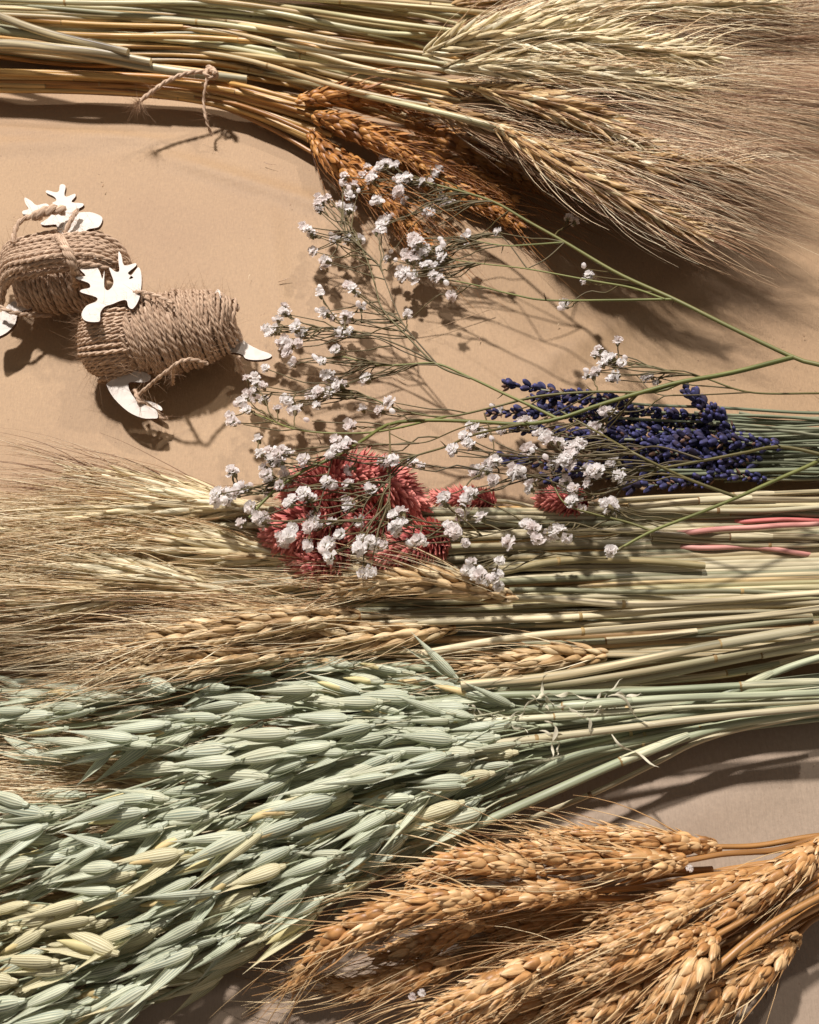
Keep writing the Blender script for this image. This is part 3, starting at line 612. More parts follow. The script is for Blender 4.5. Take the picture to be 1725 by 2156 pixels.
for lab, e, yr, kd in mids:
    e = [(a, b, c+.5) for a, b, c in e]
    stalk('grass_stalk' if kd != 'wheatm' else 'wheat_stalk', lab, 'dried grass' if kd != 'wheatm' else 'wheat', G_mid, e, mid_stem(e[0][0], e[0][1], e[0][2], yr), kd, nodes=0, size=1.15 if kd != 'wheatm' else .8, awn_x=1.0, awn=.045, tilt=13 if kd == 'rye' else 17)
for i in range(30):
    f = (i+.5)/30; bx = R.uniform(420, 900); by = 1118+285*f+R.uniform(-8, 8); ln = R.uniform(330, 430); z = R.uniform(.4, 1.7)
    sl = R.uniform(-.07, .07)+.05*(f-.5)
    e = [(bx, by, z), (bx-ln/3, by+sl*ln*.33-6, z+.25), (bx-ln*.66, by+sl*ln*.66, z+.3), (bx-ln, by+sl*ln+8, z+.2)]
    kd = 'rye2' if f < .45 else R.choice(['rye', 'wheatm', 'rye2'])
    if kd == 'wheatm':
        stalk('wheat_stalk', 'tan wheat ear half buried in awns, '+tier((f-.45)/.55, ['just below the pink heads', 'above the golden braided ear', 'beside the golden braided ear', 'lowest, against the oats']), 'wheat', 'half buried wheat ears of the middle bundle', e, mid_stem(bx, by, z, 1070+290*f), kd, single=False, nodes=0)
    else:
        stalk('grass_stalk', 'pale bearded ear half buried in awns, '+tier(f, ['under the cream ears at the top', 'level with the pink heads', 'just below the pink heads', 'above the golden braided ear', 'beside the golden braided ear', 'lowest, against the oats']), 'dried grass', G_mid+', half buried', e, mid_stem(bx, by, z, 1070+290*f), kd, single=False, nodes=0, awn_x=.8, size=1.1 if kd != 'wheatm' else .78)
sets_ = ['slim cream bearded ear, uppermost of the bright level ones', 'slim cream bearded ear close under the uppermost bright one', 'slim cream bearded ear above the dark slit in the pale ears', 'slim cream bearded ear below the dark slit in the pale ears', 'slim cream bearded ear level with the lowest pink head', 'slim cream bearded ear just above the green tinged ones', 'slim cream bearded ear lowest of the bright level ones']
for i in range(7):
    y = 1078+28*i; bx = R.uniform(440, 580); z = 2.3+R.uniform(-.3, .4); sl = R.uniform(-10, 14)
    stalk('grass_stalk', sets_[i], 'dried grass', 'bright level bearded ears at the left', [(bx, y+8, z-.4), (bx-150, y-2, z), (bx-300, y+sl*.5, z+.2), (bx-430, y+sl, z+.1)], mid_stem(bx, y, z, 1075+22*i), 'rye2', nodes=0, size=1.1, tilt=12, awn=.06, awn_x=.9, awn_spread=.025)
for i in range(12):    # farther left ears so that the layer reaches the left edge
    f = (i+.5)/14; bx = R.uniform(120, 330); by = 1140+240*f+R.uniform(-8, 8); ln = R.uniform(330, 400); z = R.uniform(.8, 1.7)
    e = [(bx, by, z), (bx-ln/2, by+R.uniform(-10, 12), z+.2), (bx-ln, by+R.uniform(-25, 25), z)]
    stalk('grass_stalk', 'bearded ear running off the left edge, '+tier(f, ['highest, below the brown ear', 'just under the cream braided ears', 'midway between bare paper and oats', 'among golden awns above the oats', 'lowest, touching the oats']), 'dried grass', 'bearded ears running off the left edge', e, [(bx+200, by+R.uniform(-8, 8), z*.6), (bx+500, by, .8)], R.choice(['rye', 'rye2', 'rye2']), single=False, nodes=0, awn_x=.8, size=1.15)

# straws of the middle bundle
def C4(x, y): return ((700+x*.6116)/1.0174, (1200+y*.6116)/1.0174)
def C2(x, y): return ((950+x*.4667)/1.0174, (680+y*.4667)/1.0174)
G_s = 'thick pale straws fanning to the right edge'
big = [
 ([(640,105),(1050,106),(1400,112),(1760,122)], 2.2, 'cream straw running dead level just under the dark gap at the right edge'),
 ([(560,128),(800,135),(1050,152),(1330,146),(1760,112)], 2.4, 'cream straw that rises to meet the level one at the right edge'),
 ([(150,225),(600,205),(1000,190),(1400,162),(1760,145)], 2.1, 'straw third from the top of the lower fan at the right edge'),
 ([(330,330),(700,265),(1100,235),(1450,205),(1760,165)], 2.3, 'straw with a dark joint near the right edge'),
 ([(100,260),(600,230),(1100,215),(1700,195)], 1.8, 'slim greenish straw under the one with the dark joint'),
 ([(380,370),(800,300),(1200,262),(1700,205)], 1.6, 'shaded straw below the dark jointed one'),
 ([(420,375),(800,340),(1200,300),(1500,285)], 1.5, 'thin straw ending against the thickest one'),
 ([(470,440),(820,400),(1320,308),(1760,232)], 2.8, 'thickest cream straw of the fan with a joint in the middle'),
 ([(640,445),(900,425),(1300,350),(1760,270)], 2.6, 'pale straw just below the thickest one'),
 ([(600,470),(1000,430),(1400,360),(1760,290)], 2.3, 'yellowish straw under the two thick ones'),
 ([(900,440),(1300,410),(1760,320)], 1.9, 'creased straw just above the green oat stems'),
 ([(1100,430),(1500,385),(1760,345)], 1.7, 'short cream straw just above the green oat stems')]
for k, (pts, z, lab) in enumerate(big):
    straw('straw', lab, G_s, [C4(*p)+(z+R.uniform(-.1, .1),) for p in pts], R.choice([.0011, .0013, .0015]) if k not in (7,) else .0018, M_stem_cream, 1)
for i in range(34):
    f = R.random(); z = R.uniform(.3, 1.6); xl = R.uniform(560, 950)
    straw('straw', 'shaded straw in the lower fan, '+tier(f, ['just under the dark gap', 'in the upper half of the fan', 'in the lower half of the fan', 'lowest, against the oat stems']), 'buried straws of the lower fan', [(xl, 1270+175*f, z), (1100, 1272+158*f, z), (1400, 1274+125*f, z), (1860, 1274+65*f, z)], R.uniform(.0010, .0016), R.choice([M_stem_cream, M_stem_cream, M_stem_brown, M_stem_green]), R.choice([0, 1]))
up = [
 ([(760,845),(1100,822),(1400,808),(1760,798)], 1.9, M_stem_cream, 'cream straw at the upper edge of the middle bundle beside the lavender'),
 ([(850,868),(1200,846),(1760,836)], 2.1, M_stem_cream, 'thick pale yellow straw second from the lavender'),
 ([(640,880),(1100,890),(1400,886),(1760,868)], 2.0, M_stem_cream, 'cream straw third from the lavender'),
 ([(700,915),(1100,912),(1500,898),(1760,905)], 1.7, M_stem_cream, 'pale straw just above the pink dyed one'),
 ([(1000,1000),(1150,985),(1290,975),(1420,972),(1560,958),(1760,946)], 2.2, M_stem_pink, 'bright coral pink dyed straw at the right edge'),
 ([(1180,925),(1400,935),(1760,935)], 1.7, M_stem_pink, 'dull pink dyed straw above the bright coral one'),
 ([(900,1040),(1150,1050),(1400,1060),(1640,1084),(1760,1092)], 1.7, M_stem_pink, 'short pink dyed straw lowest of the pink ones'),
 ([(950,990),(1300,1000),(1760,1012)], 2.0, M_stem_cream, 'thin whitish straw under the coral pink one'),
 ([(960,1012),(1200,1030),(1500,1050),(1760,1040)], 1.8, M_stem_cream, 'thin whitish straw crossing the lowest pink one'),
 ([(200,1180),(560,1120),(900,1112),(1200,1140)], 1.9, M_leafblade, 'broad green blade under the lowest white flowers'),
 ([(250,1230),(700,1200),(1100,1160),(1760,1088)], 1.5, M_stem_brown, 'brown straw slanting up to the right edge above the dark gap'),
 ([(400,1250),(900,1235),(1300,1205),(1760,1160)], 1.2, M_stem_gold, 'lowest golden brown straw lying on the dark gap')]
for pts, z, m, lab in up:
    straw('straw', lab, 'upper straws of the middle bundle', [C2(*p)+(z-(.9 if m == M_stem_pink and (q_ == 0 or (q_ == len(pts)-1 and pts[-1][1] > 1080)) else 0),) for q_, p in enumerate(pts)], (R.uniform(.0010, .0014) if m != M_stem_pink else R.uniform(.0010, .0012)) if m != M_leafblade else .0016, m, 0 if m == M_stem_pink else 1)
for i in range(85):
    f = R.random(); z = R.uniform(.3, 1.9)*(1-.3*f); xl = R.uniform(560, 900)
    straw('straw', 'thin buried straw right of the pink heads, '+tier(f, ['against the lavender', 'just under the pale lit straws', 'level with the pink dyed straws', 'below the pink dyed straws', 'along the dark gap']), 'buried straws of the middle bundle', [(xl, 1078+165*f+R.uniform(-6, 6), z), (1050, 1068+150*f+R.uniform(-6, 6), z+.1), (1400, 1058+142*f+R.uniform(-6, 6), z), (1860, 1046+128*f+R.uniform(-6, 6), z)], R.uniform(.0005, .0010), R.choice([M_stem_cream, M_stem_brown, M_stem_green, M_stem_green, M_stem_gold]), 0)

# ================================================================ PINK HEADS
G_p = 'coral pink dyed canary grass heads'
def pink(lab, pts, rad, dens, stemp=None):
    E = PP(pts); org = E[0]; t = thing('canary_grass_head', lab, 'dried flower', org, G_p)
    if stemp: stem_part(t, org, np.vstack([E[:1], PP(stemp)]), .0009, M_stem_cream, 'stem', 0, 1.2)
    mb = MB(); q = spline(E, 20); s = np.linspace(0, 1, 20); mb.tube(q, rad*.75*np.sqrt(np.clip(1-((s-.5)*1.9)**2, .05, 1)), 10); core = mb.obj('flower_head', M_pink, t, org)
    n = int(dens); p = spline(E, 80); T, S, N = frames(p); fm = MB()
    for k in range(2*n):
        s = min(.999, (k+R.random())/(2*n)); i = min(79, int(s*80)); f = math.sqrt(max(.08, 1-((s-.5)*1.9)**2)); a = k*2.399963
        Rd = math.cos(a)*S[i]+math.sin(a)*N[i]
        if Rd[2] < -.75: continue
        d = unit(T[i]*(.85+.8*s)+Rd*R.uniform(.7, 1.0)*(1.15-.7*s)+rng.normal(0, .08, 3)); u = R.choice(U_scale)
        if k % 2 == 0: inst('scale', u[0], basis(p[i]+Rd*rad*.66*f, d, Rd, R.uniform(.85, 1.15)*(1 if rad > .005 else .65), org), core)
        else:
            M = np.array(basis(p[i]+Rd*rad*.6*f, d, Rd, R.uniform(.8, 1.2)*(1 if rad > .005 else .65))); fm.add(u[1]@M[:3, :3].T+M[:3, 3], u[2], None, u[3])
    tag(fm.obj('inner_scales', M_pink, core, org), kind='stuff')
pink('large pink head arching over the top, lit along its upper edge', [(660,1050,2.6),(700,1010,3.1),(770,1000,3.2),(835,1025,3.0),(868,1055,2.6)], .0085, 300, [(640,1090,2)])
pink('pink head nearest the left, half covered by white flowers', [(720,1090,2.6),(670,1098,3.0),(625,1115,3.0),(590,1130,2.6)], .0095, 280, [(800,1100,2)])
pink('lowest pink head, hanging in its own shade', [(735,1160,2.0),(700,1172,2.2),(665,1185,2.2),(625,1180,1.9)], .0085, 240, [(830,1150,1.6)])
pink('pink head at the upper left edge of the pink cluster', [(735,1040,2.6),(690,1030,2.9),(650,1025,2.9),(625,1030,2.6)], .007, 200, [(800,1060,2)])
pink('elongated pink head pointing left at the right of the cluster', [(945,1125,2.1),(900,1140,2.4),(855,1155,2.4),(815,1170,2.1)], .0068, 240, [(1100,1120,1.8),(1500,1115,1.8)])
pink('pink head in the middle of the cluster between the white flowers', [(830,1085,1.8),(780,1100,2.2),(745,1120,2.2),(720,1140,2.0)], .0078, 220, [(1000,1080,1.6)])
pink('small slim pink head standing alone right of the cluster', [(1045,1055,1.6),(1005,1050,1.9),(965,1048,1.9),(925,1048,1.7)], .0036, 130, [(1200,1075,1.6)])
pink('small round pink head under the white flowers beside the lavender', [(1235,1060,1.9),(1205,1055,2.2),(1175,1052,2.2),(1148,1052,2.0)], .0046, 150, [(1400,1080,1.6)])

# ================================================================ LAVENDER
G_l = 'lavender spikes of the blue bunch'
lavs = [((1330,850),(1180,826),(1068,812),'uppermost lavender spike, its tip pointing at the bare paper'),
 ((1385,868),(1260,848),(1120,838),'lavender spike just below the uppermost one'),
 ((1500,892),(1470,850),(1446,818),'short lavender spike rising steeply at the upper edge of the bunch'),
 ((1545,905),(1500,860),(1478,850),'short lavender spike right beside the steep one'),
 ((1300,880),(1180,868),(1035,872),'lavender spike whose tip reaches farthest left'),
 ((1640,938),(1540,930),(1440,925),'lavender spike farthest right, close to the bare stems'),
 ((1290,925),(1180,915),(1075,900),'lavender spike behind the small white flower in the middle'),
 ((1260,990),(1150,975),(1060,968),'lavender spike lowest at the left among the white flowers'),
 ((1500,1008),(1420,1020),(1330,1022),'lowest lavender spike lying on the pale straws'),
 ((1610,1010),(1540,1000),(1460,985),'lavender spike with one large bud above the crossing green stem')]
for i in range(24):
    f = (i+.5)/24; bx = R.uniform(1330, 1610); by = 862+150*f+(bx-1330)*.12*(1-f)
    lavs.append(((bx, by), (bx-95, by-8+R.uniform(-8, 8)), (bx-R.uniform(150, 190), by-14+R.uniform(-14, 14)), None))
ROW_L = [(a, k % 2) for k, a in enumerate((0, 50, 95, 140, 185, 300))]
for k, (a, b, c, lab) in enumerate(lavs):
    z = R.uniform(1.4, 2.4) if lab else R.uniform(.4, 1.8)
    E = PP([a+(z,), b+(z+.3,), c+(z+.1,)]); org = E[0]
    t = thing('lavender_stalk', lab or 'dark blue lavender spike packed in the bunch, '+tier((a[1]-860)/170, ['near its upper edge', 'above its middle', 'below its middle', 'near its lower edge']), 'lavender', org, G_l if lab else G_l+', packed')
    yr = 868+(a[1]-850)*.85
    stem_part(t, org, np.vstack([E[:1], PP([(a[0]+120, a[1]+(yr-a[1])*.4, z*.9), (1725, yr, z*.8), (1860, yr, z*.7)])]), .0006, M_lavstem, 'stem', 0, 1.2)
    ear(t, org, E, units=U_lav*2+U_bract, mrach=M_lavstem, mawn=None, pitch=.0048, rows=ROW_L, off=.0009, tilt=36, awn=0, single=True, gname='bud', size=.86, rach_r=.0006, prof=lambda s: R.uniform(.6, .98) if R.random() < .8 else .5, partname='spike')
for i in range(36):
    f = R.random(); z = R.uniform(.3, 1.8)
    straw('lavender_stalk', 'thin grey green lavender stem, '+tier(f, ['uppermost, over the bare paper', 'in the upper half of the stems', 'in the lower half of the stems', 'lowest, against the pale straws']), 'bare lavender stems at the right edge', [(R.uniform(1380, 1560), 868+150*f, z), (1640, 880+130*f, z), (1860, 872+R.uniform(-15, 15)+135*f, z)], R.uniform(.0005, .0008), M_lavstem, 0)

# ================================================================ OATS
G_o = 'pale green oat stalks'
tx = [-150, 0, 200, 400, 650, 900, 1050, 1200, 1300, 1500, 1725, 1900]
tY = [1445, 1432, 1425, 1408, 1385, 1408, 1448, 1466, 1462, 1448, 1425, 1410]
bx_ = [-150, 0, 200, 290, 500, 700, 850, 1000, 1150, 1300, 1500, 1725, 1900]
bY = [2350, 2260, 2185, 2135, 2015, 1900, 1815, 1735, 1655, 1600, 1545, 1515, 1500]
def flow(x, v): return float(np.interp(x, tx, tY)*(1-v)+np.interp(x, bx_, bY)*v)
def gap(x, y): return (x < 500 and abs(y-1640-.02*x) < 46*(1-x/540)) or (x < 200 and abs(y-1868) < 18*(1-x/220))
NO = 26
ords = ['uppermost', 'second', 'third', 'fourth', 'fifth', 'sixth', 'seventh', 'eighth', 'ninth', 'tenth', 'eleventh', 'twelfth', 'thirteenth', 'fourteenth', 'fifteenth', 'sixteenth', 'seventeenth', 'eighteenth', 'nineteenth', 'twentieth', 'twenty-first', 'twenty-second', 'twenty-third', 'twenty-fourth', 'twenty-fifth', 'lowest']
order = [(i+.5)/NO for i in range(NO)]
for oi_, v in enumerate(order):
    dome = lambda x: (1.9+1.3*math.sin(math.pi*min(1, max(0, v)))**.8)*(1 if x < 1000 else max(.55, 1-(x-1000)/1400))
    vv = lambda x: v+.02*math.sin(x/170+oi_*1.7)
    zz = R.uniform(-.5, .1)
    xs = [-120, 150, 400, 650, 900, 1100, 1300, 1500, 1725, 1900]
    path = [(x, flow(x, vv(x)), max(.3, dome(x)*.75+zz)) for x in xs]
    W = PP(path[::-1]); org = PP([path[5]])[0]
    straw_tint = v > .55 and oi_ % 5 == 0
    lab = 'pale green oat stalk, %s counting down along the fan of oats' % (ords[oi_]+(' one' if 0 < oi_ < NO-1 else ''))
    if straw_tint: lab = 'straw tinted oat stalk, %s counting down along the fan of oats' % ords[oi_]
    t = thing('oat_stalk', lab, 'oats', org, G_o)
    n = 60; p = spline(W, n); L = np.linspace(0, 1, n); rad = np.where(L < .45, .0015, .0015-.0011*(L-.45)/.55)
    if oi_ % 3: rad = rad*.62
    mb = MB(); mb.tube(p, rad, 8); st = mb.obj('stem', M_stem_oat, t, org)
    if oi_ % 3 == 0:
        nd = MB(); node_ring(nd, p, R.randrange(14, 24), .0016); nd.obj('node', M_floret, st, org)
    ped = MB(); x = R.uniform(1020, 1110)-abs(v-.45)*60; k = 0
    units = U_oat2 if straw_tint else U_oat
    while x > -90:
        side = 1 if k % 2 else -1; y = flow(x, vv(x))
        sx = x; sy = y+side*R.uniform(3, 19)+R.uniform(-6, 6)
        z = max(.4, dome(x)+R.uniform(-1.3, .6)); k += 1
        step = R.uniform(38, 64)
        slope = (flow(x-60, v)-flow(x, v))/60*.85
        if gap(sx-50, sy+slope*50): x -= step; continue
        ang = math.atan(slope)+R.gauss(.03, .14)+side*.08
        if R.random() < .02: ang += R.choice([-.7, .7])
        b = P(sx, sy, z); tip = P(sx-110*math.cos(ang), sy+110*math.sin(ang), z-R.uniform(-.1, .7))
        d = unit(tip-b); roll = R.gauss(0, .6); up_ = np.array([0, 0, 1.]); sd = unit(np.cross(d, up_)); Zv = up_*math.cos(roll)+sd*math.sin(roll)
        u = R.choice(U_oat2 if (sx < 260 and 1830 < sy < 2040 and R.random() < .6) else units); M = basis(b, d, Zv, R.uniform(.78, 1.08), org); o = inst('spikelet', u[0], M, t)
        if R.random() < .28:
            inst('floret', R.choice(U_floret)[0], Matrix.Translation((0, .002, 0))@Matrix.Rotation(R.uniform(-.14, .14), 4, 'Z'), o)
        a0 = P(x+R.uniform(50, 100), flow(x+75, vv(x+75)), max(.4, z*.8)); mid = (a0+b)/2+np.array([0, side*-.0005, .0008])
        ped.tube(spline(np.array([a0, mid, b]), 7), np.linspace(.00024, .0003, 7), 5, cap=False)
        x -= step
    tag(ped.obj('pedicels', M_stem_oat, t, org), kind='stuff')
# visible oat stems as in the photo
for pts, z, m, r, lab in [
 ([(600,472),(870,461),(1400,440),(1760,424)], 2.6, M_stem_oat, .0016, 'green oat stem highest of the thick ones at the right, nearly level'),
 ([(880,510),(1210,490),(1500,474),(1760,462)], 2.8, M_stem_oat, .0018, 'thickest green oat stem, with a pale joint near its left end'),
 ([(620,555),(910,541),(1300,518),(1760,490)], 2.6, M_stem_oat, .0014, 'green oat stem just below the thickest one'),
 ([(540,645),(940,598),(1300,556),(1760,512)], 2.7, M_stem_oat2 if False else M_stem_cream, .0017, 'pinkish cream stem slanting up through the oat stems'),
 ([(620,790),(900,680),(1300,590),(1760,508)], 2.2, M_stem_oat, .0015, 'green oat stem slanting from the lowest white shreds to the right edge'),
 ([(480,945),(750,832),(1100,682),(1400,580),(1760,520)], 2.3, M_stem_oat, .0020, 'lowest thick green oat stem along the bare paper'),
 ([(900,830),(1150,705),(1350,622),(1760,528)], 1.6, M_stem_cream, .0012, 'dry beige leaf stem under the lowest green one'),
 ([(1380,470),(1530,415),(1640,372),(1760,330)], 2.4, M_stem_oat, .0017, 'green stem rising across the pale straws at the right edge')]:
    p0, p1 = C4(*pts[0]), C4(*pts[1])
    ext = [] if pts[0][0] > 1400 else [(p0[0]-(p1[0]-p0[0])*1.2, p0[1]-(p1[1]-p0[1])*1.0, z-1.3)]
    straw('oat_stalk', lab, 'thick stems at the right of the oats', ext+[C4(*p)+(z,) for p in pts], r*.82, m, 1)
# brown layer under the oats
for i in range(20):
    f = (i+.5)/20; bx = R.uniform(380, 800); v = .05+.72*f; y = flow(bx, v); z = R.uniform(.4, .9)
    e = [(bx-q, flow(bx-q, v)+0, z) for q in (0, 140, 280, 400)]
    stalk('wheat_stalk', 'brown wheat ear showing through gaps in the oats, '+tier(f, ['near their upper edge', 'in their upper half', 'in their lower half', 'along their lower edge']), 'wheat', 'wheat ears under the oats', e, [(bx+300, flow(bx+300, v), .5), (1500, flow(1500, v), .8)], 'wheatm', single=False, nodes=0, awn_x=1.6)
for i in range(7):
    y = 1600+R.uniform(0, 100); bx = R.uniform(200, 420)
    stalk('wheat_stalk', 'golden brown ear in the dark gap between the oats at the left edge', 'wheat', 'ears in the gap of the oats', [(bx, y, 1.3), (bx-150, y+R.uniform(-8, 15), 1.5), (bx-330, y+R.uniform(-10, 30), 1.4)], [(bx+250, y-5, 1)], 'wheatm', single=False, nodes=0)
# papery shreds
for k in range(22):
    c = C4(R.uniform(480, 1000), R.uniform(470, 600)); L_ = R.uniform(.006, .024); a = R.gauss(0, .5)
    b = P(c[0], c[1], 2.9+R.uniform(-.3, .3)); n = 14; s_ = np.linspace(0, 1, n); k1 = R.uniform(-1.5, 1.5); k2 = R.uniform(6, 16)
    hd = a+k1*s_+.5*np.sin(k2*s_+k); dx = np.cumsum(np.cos(hd))*L_/n; dy = np.cumsum(np.sin(hd))*L_/n
    c_ = b+np.stack([dx, dy, .0016*np.sin(s_*R.uniform(4, 9))], 1)
    wv = (.0003+.0005*R.random())*np.sin(np.pi*np.clip(s_*.93+.05, 0, 1))[:, None]; tw = s_*R.uniform(2, 8)
    nrm_ = np.stack([-np.sin(hd)*np.cos(tw), np.cos(hd)*np.cos(tw), np.sin(tw)], 1)
    mb = MB(); mb.grid(np.stack([c_-nrm_*wv, c_+nrm_*wv*.2+np.array([0, 0, .0002]), c_+nrm_*wv], 1))
    tag(mb.obj('leaf_shred', M_shred, None, b), 'curled papery white shred caught on the oat stems', 'leaf shred', 'papery shreds on the oat stems')

# ================================================================ WHEAT, lower right
def C3b(x, y): return ((560+x*.3478)/1.0174, (1740+y*.3478)/1.0174)
G_w = 'golden wheat ears of the lower right fan'
wh = [
 ('large golden wheat ear curling down at the far left of the wheat fan', [(1046,1895,3.0),(961,1893,3.4),(858,1914,3.4),(756,1952,3.0),(672,2008,2.2),(628,2060,1.4)], [(1200,1890,2.4),(1460,1880,1.5),(1800,1840,1.2)], 1.12),
 ('uppermost pale wheat ear lying along the bare paper', [(1515,1783,1.8),(1420,1776,2.1),(1320,1768,2.1),(1220,1762,2.0),(1130,1765,1.8)], [(1620,1776,1.6),(1800,1752,1.4)], .95),
 ('wheat ear second from the top with a neat braid of plump grains', [(1445,1812,2.6),(1350,1818,3.0),(1249,1812,3.0),(1150,1796,2.8),(1050,1790,2.4)], [(1590,1792,2.2),(1800,1750,1.6)], 1.05),
 ('orange wheat ear left of the neat braided one, against the oats', [(1140,1835,2.6),(1075,1822,3.0),(1005,1812,3.0),(940,1822,2.7),(870,1850,2.3)], [(1300,1835,1.6),(1500,1830,1.2)], 1.0),
 ('wheat ear in the second row with three round grains at its base', [(1262,1876,2.2),(1180,1880,2.5),(1090,1885,2.5),(1000,1900,2.2)], [(1400,1860,1.7),(1600,1830,1.2)], .95),
 ('wheat ear under the long stem at the right centre', [(1577,1841,1.8),(1510,1868,2.1),(1436,1890,2.2),(1361,1913,2.1),(1260,1934,1.8)], [(1660,1812,1.6),(1800,1765,1.4)], .95),
 ('slim pale wheat ear crossing the middle of the fan diagonally', [(1468,1908,2.8),(1398,1940,3.1),(1305,1978,3.1),(1200,2002,2.8)], [(1600,1835,2.6),(1800,1735,2)], .85),
 ('wheat ear at the right edge with its grains in a tight straight braid', [(1735,1772,2.2),(1678,1822,2.6),(1605,1870,2.7),(1560,1900,2.5),(1490,1935,2.1)], [(1800,1735,2)], 1.0),
 ('bright wheat ear running down to the bottom edge left of centre of the fan', [(1195,2003,3.0),(1118,2044,3.3),(1035,2086,3.2),(950,2125,2.8),(870,2172,2.2)], [(1330,1960,2.4),(1560,1870,2)], 1.05),
 ('wheat ear of small tight grains just below the slim diagonal one', [(1495,1953,2.6),(1436,1979,2.9),(1342,2014,2.9),(1268,2042,2.7),(1180,2068,2.3)], [(1620,1890,2.4),(1800,1790,1.8)], .88),
 ('plump wheat ear hanging steeply to the bottom edge beside the bare stems', [(1510,1968,2.8),(1484,2009,3.2),(1450,2048,3.2),(1415,2095,3.0),(1370,2150,2.5),(1330,2200,2)], [(1640,1890,2.4),(1800,1800,1.8)], 1.08),
 ('shaded wheat ear between the tight one and the plump steep one', [(1415,2020,1.6),(1345,2068,1.9),(1280,2113,1.9),(1215,2158,1.6)], [(1560,1950,1.4),(1800,1830,1.2)], 1.0),
 ('rightmost wheat ear, straw pale with loose husks over the bare paper', [(1680,1968,1.4),(1641,2009,1.8),(1592,2050,1.9),(1545,2100,1.8),(1500,2160,1.5)], [(1730,1925,1.4),(1800,1880,1.2)], .95),
 ('plump wheat ear at the bottom edge right of the bare stems', [(1560,2060,1.8),(1515,2090,2.1),(1472,2135,2.1),(1430,2200,1.8)], [(1650,1980,1.4),(1800,1860,1.2)], 1.12),
 ('brown wheat ear in the shade low at the left with upturned base', [(975,2022,1.3),(915,2040,1.5),(841,2060,1.4),(756,2080,1.1),(694,2072,.9)], [(1100,1985,1.1),(1400,1930,.9)], .95),
 ('shaded wheat ear behind the large curling one', [(1052,1930,1.4),(978,1948,1.6),(900,1985,1.5),(790,2015,1.1)], [(1250,1915,1),(1600,1860,1)], .9),
 ('dark wheat ear at the bottom edge in the centre of the fan', [(1310,2060,1.2),(1212,2092,1.4),(1118,2128,1.4),(1050,2160,1.2)], [(1500,1980,1),(1800,1850,1)], .95)]
for lab, e, s_, sz in wh:
    stalk('wheat_stalk', lab, 'wheat', G_w, e, s_, 'wheat', size=sz*.69)
for i in range(7):
    f = (i+.5)/7; bx = R.uniform(1200, 1500); by = 1850+R.uniform(0, 1)*300*(0.3+.7*f); a = math.radians(R.uniform(8, 28)); ln = R.uniform(260, 320); z = R.uniform(.4, .9)
    e = [(bx-ln*k/3*math.cos(a), by+ln*k/3*math.sin(a), z+.1*k) for k in range(4)]
    stalk('wheat_stalk', 'brown wheat ear deep in the heap, '+tier(f, ['under the uppermost ears', 'under the second row of ears', 'in the middle of the fan', 'under the diagonal ears', 'nearest the bottom edge']), 'wheat', 'wheat ears at the bottom of the lower right heap', e, [(bx+160, by-60, z), (1800, 1790+60*f, .8)], 'wheat', single=False, awn_x=.8, size=.75)
for i in range(16):
    f = i/15; z = R.uniform(.5, 2.4)
    straw('wheat_stalk', 'bare tan wheat stem converging on the right edge', 'bare wheat stems of the lower right fan', [(R.uniform(1480, 1560), 1990+90*f-60*R.random(), z*.6+.2), (1640, 1905+55*f, z), (1820, 1790+80*f, z)], R.uniform(.0007, .0011), M_stem_wheat if i % 3 else M_stem_brown, 0)
straw('wheat_stalk', 'bright smooth wheat stem lying over the others, its lower end broken off', 'bare wheat stems at the right', [(1490,2052,2.8),(1570,1985,3.0),(1660,1930,3.0),(1820,1830,2.6)], .0012, M_stem_wheat, 0)

# ================================================================ BABY'S BREATH
def flower_mb(i):
    mb = MB(); n = R.randrange(13, 18); r0 = .0030*jit(.1)
    for k in range(n):
        a = k*2.39996+R.uniform(-.3, .3); el = math.radians(R.uniform(5, 85)) if k > 4 else math.radians(R.uniform(-15, 20))
        d = np.array([math.cos(a)*math.cos(el), math.sin(a)*math.cos(el), math.sin(el)]); sd = unit(np.cross(d, [0.1, .2, 1])); nn = np.cross(sd, d)
        u = np.linspace(-1, 1, 4); v = np.linspace(0, 1, 4); L = r0*R.uniform(.75, 1.1); W = r0*R.uniform(.35, .55)
        ph_ = R.random()*6
        G = d*(v[:, None, None]*L*(1-.12*(u**2)[None, :, None]))+sd*(u[None, :, None]*(W*(.25+.95*v**.8))[:, None, None])+nn*((np.sin(u*3.2+ph_)[None, :]*.3+.35*np.sin(ph_+v*3)[:, None])*W*v[:, None])[:, :, None]
        G = G+rng.normal(0, .00012, G.shape)*v[:, None, None]
        mb.grid(G)
    return mb
U_fl = unitset(flower_mb, 'flower', M_petal, 8)
def calyx_mb(i):
    mb = MB(); p = np.array([[0, 0, -.0026], [0, 0, -.0018], [0, 0, -.0008], [0, 0, .0003]]); mb.tube(p, [.0003, .0009, .0012, .0014], 7, ref=(0, 1, 0)); return mb
U_cal = unitset(calyx_mb, 'calyx', M_calyx, 1)
U_bud = unitset(lambda i: dropmesh('flower_bud', M_petal, L=.0034, W=.0026, TH_=.0026, a=.4, b=.5, nu=8, nv=6, ribs=5, ribamp=.06), 'flower_bud', M_petal, 1)
